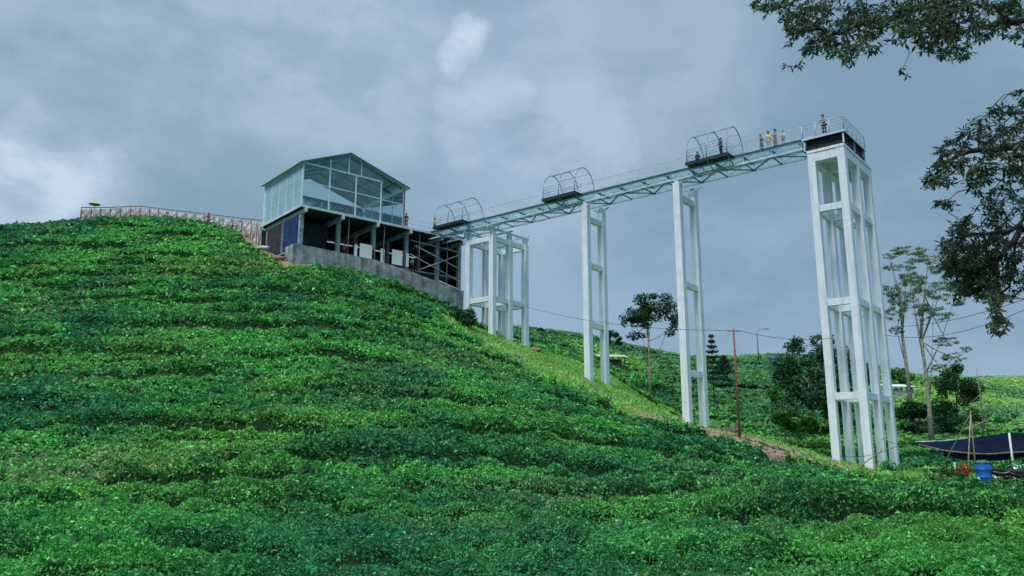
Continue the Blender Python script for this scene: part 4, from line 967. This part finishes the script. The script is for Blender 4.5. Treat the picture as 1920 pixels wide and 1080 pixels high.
    for p in sp[order]:
        dd = ((NB[:nn_] - p) ** 2).sum(1); q = NB[np.argmin(dd)]; L0 = math.sqrt(dd.min()); mid = (p + q) / 2 + RNG.normal(0, .12 * L0 + .005, 3) + np.array([0, 0, .08 * L0]); m.tube([q, mid, p], [.008, .006, .004], 4, cap=False)
        NB[nn_] = mid; NB[nn_ + 1] = p; nn_ += 2
        out = unit((p - q)[None])[0]; nl = random.randint(6, 10)
        for k in range(nl):
            a = 2 * math.pi * k / nl + random.random(); d = np.array([math.cos(a), math.sin(a), 0]) * .8 + out * .5 + np.array([0, 0, random.uniform(-1.0, .15)])
            d = d / np.linalg.norm(d); L_ = random.uniform(.065, .125); st = p - out * random.uniform(0, .16); cen.append(st + d * L_ * .55); axs.append(d * L_)
    m.build('trunk', 'dark_bark', t)
    cen = np.array(cen); axs = np.array(axs); L_ = np.linalg.norm(axs, axis=1); ax = axs / L_[:, None]; n = len(cen)
    sdv = unit(np.cross(ax, unit(np.array([0, 0, 1.]) + rand_dirs(n) * .6)))
    col = lerp(np.array([.028, .055, .028]), np.array([.11, .17, .075]), RNG.random(n)) * np.exp(RNG.normal(0, .35, n))[:, None]
    lt = RNG.random(n) < .07; col[lt] = np.array([.12, .16, .12])
    quads('crown', 'leaf_near', cen, ax, sdv, L_, L_ * .34, col, parent=t)
near_tree()

# ================================================================ PEOPLE
def skin_mat(name, col): return mat(name, col, .6, noise=.05)
def skinned(name, verts, edges, radii, m, parent, lvl=1):
    me = bpy.data.meshes.new(name); org = ORG[parent.name]; bm = bmesh.new(); ly = bm.verts.layers.skin.verify(); vs = [bm.verts.new(Vector(v) - org) for v in verts]; bm.verts.ensure_lookup_table()
    for a, b in edges: bm.edges.new((vs[a], vs[b]))
    for v, r in zip(vs, radii): v[ly].radius = (r, r); v[ly].use_root = False
    vs[0][ly].use_root = True; bm.to_mesh(me); bm.free(); o = link_mesh(name, me, m, parent)
    sk = o.modifiers.new('skin', 'SKIN'); sk.use_smooth_shade = True; ss = o.modifiers.new('sub', 'SUBSURF'); ss.levels = lvl; ss.render_levels = lvl; return o
def person(label, p, face, shirt, legs, h=1.65, pose='stand', hair=(.01, .01, .01), skin=(.30, .17, .11), dress=False, group=None, arm=(0.25, 0.25), stripes=None, hat=None):
    k = h / 1.70; p = np.array(p, float); t = thing('person', label, 'person', p, group); f = np.array([math.cos(face), math.sin(face), 0]); s = np.array([-f[1], f[0], 0]); u = np.array([0, 0, 1.])
    def P3(a, b, c_): return p + (f * a + s * b + u * c_) * k
    sit = pose == 'sit'; hz = .46 if sit else .92; lean = .05 if pose == 'lean' else 0.0; lean = .16 if pose == 'lean' else (.04 if sit else 0)
    V = []; E = []; Rr = []
    def add(q, r, par=None):
        V.append(q); Rr.append(r * k); i = len(V) - 1
        if par is not None: E.append((par, i))
        return i
    pel = add(P3(0, 0, hz), .12); wa = add(P3(lean * .3, 0, hz + .18), .115, pel); chst = add(P3(lean * .7, 0, hz + .38), .13, wa); nk = add(P3(lean, 0, hz + .53), .055, chst)
    hd0 = add(P3(lean + .01, 0, hz + .60), .07, nk); hd1 = add(P3(lean + .03, 0, hz + .69), .09, hd0); hd2 = add(P3(lean + .02, 0, hz + .77), .06, hd1)
    nose = add(P3(lean + .135, 0, hz + .675), .012, hd1)
    hands = []; armv = []
    for sg, bend in ((1, arm[0]), (-1, arm[1])):
        sh = add(P3(lean * .9, .17 * sg, hz + .46), .055, chst); el = add(P3(lean + .02 + bend * .25, .23 * sg, hz + .20), .042, sh)
        wr = add(P3(lean + .05 + bend, .19 * sg, hz - .02 + bend * .55), .028, el); pm = add(P3(lean + .08 + bend * 1.12, .18 * sg, hz - .08 + bend * .62), .032, wr)
        armv.append((sh, el, wr))
        for q in range(4): add(P3(lean + .09 + bend * 1.15, (.15 + .022 * q) * sg, hz - .17 + .012 * abs(q - 1) + bend * .7), .009, pm)
        add(P3(lean + .13 + bend * 1.15, .145 * sg, hz - .11 + bend * .65), .010, pm)
    legv = []
    for sg in (1, -1):
        if sit: hp = add(P3(.02, .09 * sg, hz), .085, pel); kn = add(P3(.42, .10 * sg, hz + .03), .058, hp); an = add(P3(.44, .10 * sg, .08), .036, kn); ft = add(P3(.60, .11 * sg, .04), .03, an)
        else:
            st_ = .10 * sg if pose == 'walk' else .02 * sg
            hp = add(P3(0, .09 * sg, hz - .06), .085, pel); kn = add(P3(.02 + st_, .10 * sg, .49), .058, hp); an = add(P3(st_ * 1.5, .10 * sg, .08), .036, kn); ft = add(P3(.14 + st_ * 1.5, .11 * sg, .035), .03, an)
        legv.append((hp, kn, an))
    skinned('body', V, E, Rr, skin_mat('skin', skin), t)
    sm = mat('cloth_%02d%02d%02d' % tuple(int(c_ * 99) for c_ in shirt), shirt, .85, noise=.1, nscale=8); lm = mat('cloth_%02d%02d%02d' % tuple(int(c_ * 99) for c_ in legs), legs, .85, noise=.1, nscale=8)
    if stripes: sm = stripes
    q = [V[pel] + u * .02, V[wa], V[chst], V[nk] - u * .03 * k]; e = [(0, 1), (1, 2), (2, 3)]; r = [.15 * k, .135 * k, .15 * k, .07 * k]
    for (a, b, c_) in armv:
        i = len(q); q += [V[a], V[b], V[b] * .35 + V[c_] * .65]; e += [(2, i), (i, i + 1), (i + 1, i + 2)]; r += [.075 * k, .056 * k, .045 * k]
    skinned('shirt', q, e, r, sm, t)
    if dress:
        skinned('skirt', [V[pel], P3(.02, 0, .55), P3(.02, 0, .18)], [(0, 1), (1, 2)], [.16 * k, .19 * k, .22 * k], lm, t)
    else:
        q = [V[pel] + u * .01]; e = []; r = [.145 * k]
        for (a, b, c_) in legv:
            i = len(q); q += [V[a], V[b], V[b] * .12 + V[c_] * .88]; e += [(0, i), (i, i + 1), (i + 1, i + 2)]; r += [.10 * k, .075 * k, .06 * k]
        skinned('trousers', q, e, r, lm, t)
    hm = mat('hair_%02d%02d%02d' % tuple(int(c_ * 99) for c_ in hair), hair, .6, noise=.1)
    skinned('hair', [P3(lean - .02, 0, hz + .72), P3(lean - .02, 0, hz + .79), P3(lean - .06, 0, hz + .62)], [(0, 1), (0, 2)], [.098 * k, .075 * k, .06 * k], hat or hm, t)
    return t
def stripe_mat():
    m = bpy.data.materials.new('striped_cloth'); m.use_nodes = True; N = m.node_tree.nodes; L = m.node_tree.links; tc = N.new('ShaderNodeTexCoord'); w = N.new('ShaderNodeTexWave'); w.bands_direction = 'Z'; w.inputs['Scale'].default_value = 1.5
    L.new(tc.outputs['Object'], w.inputs[0]); r = N.new('ShaderNodeValToRGB'); r.color_ramp.interpolation = 'CONSTANT'; r.color_ramp.elements[1].position = .68
    r.color_ramp.elements[0].color = (.008, .012, .05, 1); r.color_ramp.elements[1].color = (.5, .52, .6, 1); L.new(w.outputs[0], r.inputs[0]); L.new(r.outputs[0], N['Principled BSDF'].inputs['Base Color']); N['Principled BSDF'].inputs['Roughness'].default_value = .8
    M['stripe'] = m; return m
stm = stripe_mat()
tocam = R(-105)
person('person in a navy shirt with white stripes at the platform rail', BR(1.55, .45, .05), R(230), (.01, .02, .07), (.01, .012, .03), 1.72, 'lean', stripes=stm, arm=(.35, .35))
person('person in dark purple long clothes, leftmost of the group on the bridge', BR(6.85, .35, 0), R(300), (.10, .06, .11), (.09, .05, .10), 1.5, dress=True, hair=(.12, .06, .08))
person('person in a bright yellow top with black hair on the bridge', BR(6.25, .5, 0), R(250), (.70, .68, .16), (.55, .50, .36), 1.66, arm=(.15, .3))
person('person in a brownish pink dress beside the yellow top on the bridge', BR(5.65, .45, 0), R(200), (.30, .15, .15), (.32, .16, .17), 1.68, dress=True, hair=(.16, .09, .08), arm=(.4, .15))
person('short person in a cream top, rightmost of the group on the bridge', BR(4.95, .4, 0), R(240), (.60, .52, .34), (.35, .28, .18), 1.35)
person('person in dark clothes sitting low in the arched bay nearest the tower', BR(12.2, -.9, -.30), R(250), (.02, .025, .035), (.02, .02, .03), 1.6, 'sit')
person('person in dark clothes standing in the arched bay nearest the tower', BR(10.0, -.85, 0), R(210), (.03, .035, .06), (.015, .02, .03), 1.62, arm=(.3, .2))
person('person in a red shirt and dark trousers at the right corner of the glass room', BL(13.0, .35, 0), R(290), (.30, .03, .05), (.02, .02, .04), 1.68, arm=(.2, .5))
person('person in a yellow shirt and jeans at the pavilion end of the skywalk', BR(46.2, .3, 0), R(280), (.65, .60, .12), (.08, .13, .22), 1.62, 'walk', hair=(.02, .02, .02))
fp = gpt(390, 420, 89.0); person('person in dark red by the bamboo fence on the hill crest', fp + [0, 0, .55], R(270), (.22, .06, .07), (.2, .12, .1), 1.65)
person('seated dark figure behind the wall by the third column of the open storey', BL(9.0, .62, -4.6), R(250), (.02, .02, .03), (.02, .02, .02), 1.45)
person('person in grey leaning over the wall by the fourth column of the open storey', BL(14.1, .55, -5.0), R(260), (.25, .28, .28), (.03, .03, .03), 1.6, 'lean', arm=(.4, .4), hair=(.55, .56, .56))
person('person in a dark red shirt behind the wall by the second open-storey column', BL(5.5, .62, -4.6), R(270), (.20, .05, .06), (.03, .03, .03), 1.5)

# ================================================================ YARD AND SMALL THINGS
def sag(a, b, s, n=14):
    a = np.array(a); b = np.array(b); return [a + (b - a) * u - np.array([0, 0, 4 * s * u * (1 - u)]) for u in np.linspace(0, 1, n)]
# rusty utility pole
pb = gpt(1388, 836, 60); pt = at(1375, 617, 60); pt[0] = pb[0] + .0
up_ = thing('utility_pole', 'thin rust red steel pole standing on the dirt track', 'pole', pb)
MB().tube([pb - [0, 0, .3], (pb + pt) / 2, pt], [.10, .085, .065], 8).build('shaft', 'rust', up_)
MB().bar(pt + [-.45, 0, -.15], pt + [.45, 0, -.15], .07).build('crossarm', 'rust', up_)
for lb, a, b, s in (('thin cable from the rusty pole up left past the slender piers', pt + [-.4, 0, -.1], at(975, 572, 84), .7), ('thin cable from the rusty pole right to the lookout tower', pt + [.4, 0, -.1], at(1560, 634, 61), .35),
                 ('lower thin cable running right from the tower to beyond the frame', at(1660, 628, 61), at(1990, 548, 36), .9), ('upper thin cable running right from the tower to beyond the frame', at(1672, 612, 62), at(1990, 535, 35), .5),
                 ('slack cable from the tower foot to the bamboo tripod', at(1652, 822, 58), at(1818, 790, 47), .9), ('slack rope low across the tower foot', at(1575, 855, 58), at(1690, 832, 56), .35)):
    pts = sag(a, b, s); o = MB().tube(pts, .018, 5).build('cable', 'cable', None, pts[0]); tag(o, lb, 'cable', 'overhead cables')
# far lamp post
lb_ = gpt(1424, 700, 150); zt = at(1424, 618, 150)[2]; lp = thing('lamp_post', 'far lamp post with a curved arm on the crest beyond the rusty pole', 'lamp post', lb_)
MB().tube([lb_, (lb_[0], lb_[1], zt - .6), (lb_[0] + .4, lb_[1], zt), (lb_[0] + 1.6, lb_[1], zt + .15)], [.12, .09, .07, .05], 6).build('post', 'steel_teal', lp)
MB().fbox(Frame((lb_[0] + 1.9, lb_[1], zt), (1, 0, 0), (0, 1, 0)), -.4, .4, -.15, .15, .05, .2).build('lamp_head', 'steel_teal', lp)
# water tank
wt = gpt(1452, 700, 150); w_ = thing('water_tank', 'dark blue water tank on a stand on the far crest', 'tank', wt)
zz = at(1452, 692, 150)[2] - wt[2]; MB().lathe(wt + [0, 0, zz], [(0, 0), (.85, .0), (.9, .1), (.9, 1.9), (.8, 2.2), (.3, 2.45), (0, 2.5)], 18).build('tank', 'tank_blue', w_)
m = MB()
for a, b in ((-.6, -.6), (.6, -.6), (.6, .6), (-.6, .6)): m.bar(wt + [a, b, -.2], wt + [a, b, zz], .12)
m.fbox(Frame(wt, (1, 0, 0), (0, 1, 0)), -.95, .95, -.95, .95, zz - .12, zz - .002).build('stand', 'timber_dark', w_)
# wooden hut
def hut(px, py, Y, w_, d_, h_, label, wall='timber_dark', roof='cream_paint', open_=True):
    p = gpt(px, py, Y); p[2] += .0; fr = Frame(p, (math.cos(.1), math.sin(.1), 0), (-math.sin(.1), math.cos(.1), 0)); t = thing('hut', label, 'hut', p)
    for a in np.linspace(-w_ / 2, w_ / 2, 5):
        for b in (-d_ / 2, d_ / 2): MB().fbox(fr, a - .07, a + .07, b - .07, b + .07, -1.5, h_).build('post', 'bamboo_dark', t)
    m = MB(); k = 0
    while k < 6: m.fbox(fr, -w_ / 2, w_ / 2, -d_ / 2 - .10, -d_ / 2 - .071, .15 + k * .18, .24 + k * .18); k += 1
    m.fbox(fr, -w_ / 2, w_ / 2, d_ / 2 + .071, d_ / 2 + .11, 0, h_); m.fbox(fr, -w_ / 2 - .11, -w_ / 2 - .071, -d_ / 2, d_ / 2, 0, h_); m.fbox(fr, -w_ / 2, w_ / 2, -d_ / 2, d_ / 2, -.1, .0)
    m.build('wall', wall, t)
    m = MB(); a = w_ / 2 + .4; m.add([fr(-a, -d_ / 2 - .5, h_), fr(a, -d_ / 2 - .5, h_), fr(a, d_ / 2 + .4, h_ + .6), fr(-a, d_ / 2 + .4, h_ + .6), fr(-a, -d_ / 2 - .5, h_ + .08), fr(a, -d_ / 2 - .5, h_ + .08), fr(a, d_ / 2 + .4, h_ + .68), fr(-a, d_ / 2 + .4, h_ + .68)],
        [(0, 3, 2, 1), (4, 5, 6, 7), (0, 1, 5, 4), (1, 2, 6, 5), (2, 3, 7, 6), (3, 0, 4, 7)]); m.build('roof', roof, t)
hut(1146, 690, 112, 3.4, 2.2, 1.7, 'brown slatted wooden hut on the far slope behind the middle pier')
hut(1683, 745, 118, 3.2, 2.4, 1.6, 'tiny white-roofed hut on the far slope right of the lookout tower', wall='white_paint', roof='white_paint')
# terrace planks and soil spoil on the track
for k, (px, py, Y, L_, a, mm, lb) in enumerate(((1455, 833, 58.5, 4.6, -.62, 'plank', 'long dark plank lying uppermost on the bare dirt track'), (1475, 840, 58, 3.8, -.55, 'plank', 'shorter dark plank lower on the dirt track'), (1500, 846, 58, 3.0, -.5, 'timber_dark', 'dark beam at the right end of the dirt track'),
                                       (1262, 782, 70, 2.2, -.7, 'bamboo', 'pale pole lying on the grass ridge left of the slender pier'), (1030, 672, 78, 1.6, .9, 'bamboo', 'short pale stick on the grass between the column cluster and the middle pier'))):
    q = gpt(px, py, Y); d = np.array([math.cos(a), math.sin(a), 0]) * L_ / 2; e0 = q - d; e1 = q + d; e0[2] = gz(e0[0], e0[1]) + .10; e1[2] = gz(e1[0], e1[1]) + .10
    m = MB(); m.bar(e0, e1, .35 if mm != 'bamboo' else .1, .10); 
    for j in (0.25, .7): c_ = e0 + (e1 - e0) * j; m.bar(c_ + [-.1, -.3, .07], c_ + [.1, .3, .09], .12, .05)
    o = m.build('plank', mm, None, e0); tag(o, lb, 'plank', None)
def rock(px, py, Y, r, mm, name, label, cat, sx=1.0):
    p = gpt(px, py, Y); n1, n2 = 10, 7; vs = []; fs = []
    for j in range(n2 + 1):
        for i in range(n1):
            a = 2 * math.pi * i / n1; b = math.pi * j / n2; rr_ = r * (1 + .25 * math.sin(3.1 * a + 2 * b) * math.sin(b) + .12 * random.uniform(-1, 1) * math.sin(b)); vs.append(p + np.array([math.cos(a) * math.sin(b) * rr_ * sx, math.sin(a) * math.sin(b) * rr_, math.cos(b) * rr_ * .6 + r * .4]))
    for j in range(n2):
        for i in range(n1): fs.append((j * n1 + i, j * n1 + (i + 1) % n1, (j + 1) * n1 + (i + 1) % n1, (j + 1) * n1 + i))
    o = MB().add(vs, fs, True).build(name, mm, None, p); tag(o, label, cat)
rock(1352, 803, 66, .28, 'sack', 'sack', 'small white sack by the foot of the slender pier nearest the tower', 'sack', 1.5)
rock(1368, 812, 65, .5, 'plank', 'rubble_heap', 'low grey rubble heap right of the slender pier nearest the tower', 'rubble', 1.8)
rock(494, 468, 83.5, .42, 'sack', 'sack', 'pale sacks heap on the crest at the left foot of the pavilion', 'sack', 1.6)
rock(520, 484, 80, .4, 'clay', 'soil_heap', 'reddish soil heap below the left corner of the pavilion', 'soil heap', 2.2)
rock(1003, 650, 84, .45, 'clay', 'soil_heap', 'small orange soil heap just right of the column cluster', 'soil heap', 1.8)

# tarp shelter
def tarp_shelter():
    p = gpt(1830, 868, 57); t = thing('tarp_shelter', 'navy tarpaulin shelter on poles right of the lookout tower', 'shelter', p)
    # sloping sheet: rear edge high, front edge low
    top = [at(1716, 829, 60), at(1770, 827, 60), at(1815, 822, 60), at(1850, 817, 60), at(1892, 811, 59), at(1960, 812, 59)]
    bot = [at(1722, 834, 57), at(1768, 845, 56), at(1812, 850, 55.5), at(1850, 852, 55.5), at(1895, 849, 55.5), at(1960, 846, 55.5)]
    nx, ny = 40, 8; vs = []; fs = []
    T_ = np.array(top); B_ = np.array(bot); uu = np.linspace(0, len(top) - 1, nx)
    for i, u in enumerate(uu):
        a = np.array([np.interp(u, range(len(top)), T_[:, k]) for k in range(3)]); b = np.array([np.interp(u, range(len(bot)), B_[:, k]) for k in range(3)])
        for j in range(ny):
            w = j / (ny - 1); q = a + (b - a) * w; q[2] += -.16 * math.sin(math.pi * w) + .05 * math.sin(u * 7 + w * 4) * w + .025 * math.sin(u * 17 - w * 6); vs.append(q)
    for i in range(nx - 1):
        for j in range(ny - 1): fs.append((i * ny + j, i * ny + j + 1, (i + 1) * ny + j + 1, (i + 1) * ny + j))
    MB().add(vs, fs, True).build('tarpaulin', 'navy_tarp', t)
    MB().tube([v + np.array([0, -.05, .03]) for v in bot], .035, 6).build('front_pole', 'bamboo_dark', t)
    fl = MB(); f0 = []
    for i, u in enumerate(uu):
        b = np.array([np.interp(u, range(len(bot)), B_[:, k]) for k in range(3)]); f0 += [b + [0, -.0, -.04], b + [0, .12, -.42 - .06 * math.sin(u * 4)]]
    fl.add(f0[16:], [(2 * i, 2 * i + 1, 2 * i + 3, 2 * i + 2) for i in range(nx - 9)], True).build('flap', 'navy_tarp', t)
    MB().tube([T_[0], T_[1], T_[2]], .08, 6).build('rolled_edge', 'pale_tarp', t)['label'] = 'pale blue rolled edge of the tarpaulin'
    for px, tp, Yp in ((1770, 828, 60), (1893, 812, 59), (1960, 812, 59)):
        a = at(px, tp, Yp); g_ = a.copy(); g_[2] = gz(a[0], a[1]); MB().tube([g_, a], .05, 6).build('rear_post', 'bamboo', t)
tarp_shelter()
a = at(1892, 812, 52); b = at(1898, 884, 52); b[0] = a[0]; b[2] = gz(b[0], b[1]); o = MB().tube([b, a], [.075, .06], 8).build('post', 'white_paint', None, b); tag(o, 'thick pale upright post in front of the tarp shelter', 'post')
def tripod():
    b = gpt(1812, 892, 48); t = thing('bamboo_tripod', 'bamboo poles tied as a tripod in front of the tarp shelter', 'tripod', b); top = at(1820, 775, 48)
    for px, py, Y in ((1812, 890, 47.5), (1830, 892, 48.5), (1752, 846, 54)):
        q = gpt(px, py, Y) if py > 850 else at(px, py, Y)
        if py <= 850: q[2] = gz(q[0], q[1])
        MB().tube([q, top + (top - q) * .03], [.045, .03], 6).build('pole', 'bamboo', t)
    MB().tube([at(1808, 805, 48), at(1856, 786, 49)], .03, 6).build('cross_pole', 'bamboo', t)
tripod()
q0 = gpt(1604, 884, 57.0); q1 = at(1655, 842, 57); o = MB().tube([q0, q1], .05, 6).build('bamboo_pole', 'bamboo', None, q0); tag(o, 'slanting bamboo pole leaning against the foot of the lookout tower', 'pole')
# drum
db = gpt(1846, 905, 45.8); dr = thing('plastic_drum', 'bright blue plastic drum beside the parked motorcycles', 'drum', db)
r_ = .40; prof = [(0, 0), (r_ * .92, 0), (r_ * .96, .04), (r_, .12), (r_, .36), (r_ * 1.04, .38), (r_ * 1.04, .42), (r_, .44), (r_, .78), (r_ * 1.04, .80), (r_ * 1.04, .84), (r_, .86), (r_, 1.08), (r_ * .95, 1.15), (r_ * .9, 1.17)]
MB().lathe(db, prof, 24).build('drum_body', 'drum_blue', dr); MB().lathe(db, [(r_ * .98, 1.12), (r_ * 1.02, 1.14), (r_ * 1.02, 1.19), (r_ * .9, 1.21), (0, 1.20)], 24).build('lid', 'drum_dark', dr)
# motorcycles
def motorcycle():
    p = gpt(1886, 905, 46); t = thing('motorcycle', 'black motorcycle parked right beside the blue drum', 'motorcycle', p, 'motorcycles parked near the tarp shelter')
    f = Frame(p, (1, 0, 0), (0, 1, 0))
    for x in (-.62, .62):
        pts = [f(x + .27 * math.cos(a), 0, .30 + .27 * math.sin(a)) for a in np.linspace(0, 2 * math.pi, 23)]
        w = MB().tube(pts, .045, 8, cap=False).build('wheel', 'black_rubber', t)
        h = MB().tube([f(x, -.05, .3), f(x, .05, .3)], .06, 10)
        for k in range(8): a = k * math.pi / 4; h.tube([f(x, 0, .3), f(x + .24 * math.cos(a), 0, .3 + .24 * math.sin(a))], .01, 4)
        h.build('rim', 'chrome', w)
    b = MB(); vs = []
    prof = [(-.75, .62, .10), (-.45, .58, .14), (-.15, .50, .15), (.15, .55, .13), (.38, .72, .12), (.5, .85, .09)]
    b.tube([f(x, 0, z) for x, z, r in prof], [r for x, z, r in prof], 10); b.tube([f(-.1, 0, .32), f(.3, 0, .34)], [.16, .13], 10)
    b.build('body', 'black_paint', t)
    MB().tube([f(-.7, 0, .74), f(-.3, 0, .72), f(.08, 0, .68)], [.10, .12, .08], 8).build('seat', 'black_rubber', t)
    MB().tube([f(.62, .07, .3), f(.45, .07, .95)], .03, 6).tube([f(.62, -.07, .3), f(.45, -.07, .95)], .03, 6).build('fork', 'chrome', t)
    MB().tube([f(.32, .32, 1.02), f(.44, .1, .97), f(.44, -.1, .97), f(.32, -.32, 1.02)], .022, 6).build('handlebar', 'chrome', t)
    MB().lathe(f(.55, 0, .82), [(0, -.09), (.08, -.06), (.10, 0), (.08, .06), (0, .08)], 12).build('headlight', 'white_paint', t)
    MB().fbox(f, -.82, -.72, -.08, .08, .66, .74).build('tail_light', 'red_paint', t)
    MB().tube([f(-.1, -.14, .28), f(-.75, -.16, .36)], [.035, .055], 8).build('exhaust', 'chrome', t)
    for s in (1, -1):
        m_ = MB().tube([f(.36, .28 * s, 1.0), f(.36, .32 * s, 1.16)], .01, 5).fbox(f, .34, .37, .26 * s - .05, .26 * s + .05, 1.16, 1.24); m_.build('mirror', 'black_paint', t)
    return t
mc = motorcycle(); mc.rotation_euler = (0, 0, R(-25))
q = gpt(1918, 903, 45); dup(mc, q, R(15), 'black motorcycle at the right edge of the picture, cut by the frame')
q = gpt(1908, 896, 48); dup(mc, q, R(40), 'black motorcycle standing behind the two others')
# seedlings, stakes, red plant
sp_ = [(1738, 888, 47), (1752, 889, 47), (1764, 890, 46.5), (1776, 890, 47), (1788, 891, 46.5), (1748, 884, 50), (1770, 884, 50), (1792, 885, 49.5), (1800, 893, 46)]
base_p = gpt(*sp_[0]); pl = thing('potted_seedling', 'dark seedling in a black nursery bag, leftmost of the front row below the tarp shelter', 'potted plant', base_p, 'potted seedlings in the yard')
MB().lathe(base_p, [(0, 0), (.14, .0), (.15, .02), (.17, .28), (.14, .27), (0, .26)], 12).build('nursery_bag', 'black_rubber', pl)
quads('foliage', 'leaf', *blob_leaves(150, [base_p + [0, 0, .5], base_p + [.12, 0, .4]], [(.25, .25, .3), (.2, .2, .2)], .16, .5, .2, ((.015, .05, .02), (.06, .12, .03)), .1), parent=pl)
MB().tube([base_p + [0, 0, .2], base_p + [.02, 0, .6]], .015, 5).build('stem', 'dark_bark', pl)
for s_, lb in zip(sp_[1:], ('second in the front row', 'third in the front row', 'fourth in the front row', 'fifth in the front row', 'leftmost of the back row', 'middle of the back row', 'rightmost of the back row', 'closest to the red bush')): dup(pl, gpt(*s_), random.random() * 6, 'dark seedling in a black nursery bag, ' + lb)
rp = gpt(1806, 893, 47.5); shrub(rp, .6, 320, .15, ((.22, .03, .02), (.42, .09, .05)), 'red-leaved bush beside the blue drum', name='red_bush')
for px, py, Y, h, lb in ((1741, 890, 46, .75, 'short white stake at the left end of the seedling row'), (1757, 892, 46, .6, 'short white stake in the middle of the seedling row'), (1790, 880, 49, 1.1, 'taller white stake behind the red bush')):
    q = gpt(px, py, Y); o = MB().tube([q - [0, 0, .1], q + [.03, 0, h]], [.04, .035], 6).build('stake', 'white_paint', None, q); tag(o, lb, 'stake')
# dry leaning branch on the right
q = gpt(1842, 800, 80); m = MB(); m.tube([q, at(1838, 740, 80), at(1830, 690, 80)], [.08, .06, .03], 6).tube([at(1838, 740, 80), at(1815, 760, 80)], .03, 5).tube([at(1836, 725, 80), at(1850, 710, 80)], .02, 5)
o = m.build('dead_sapling', 'bamboo_dark', None, q); tag(o, 'thin bare dead sapling right of the bushy green tree', 'sapling')
print('OBJECTS', len(bpy.data.objects))
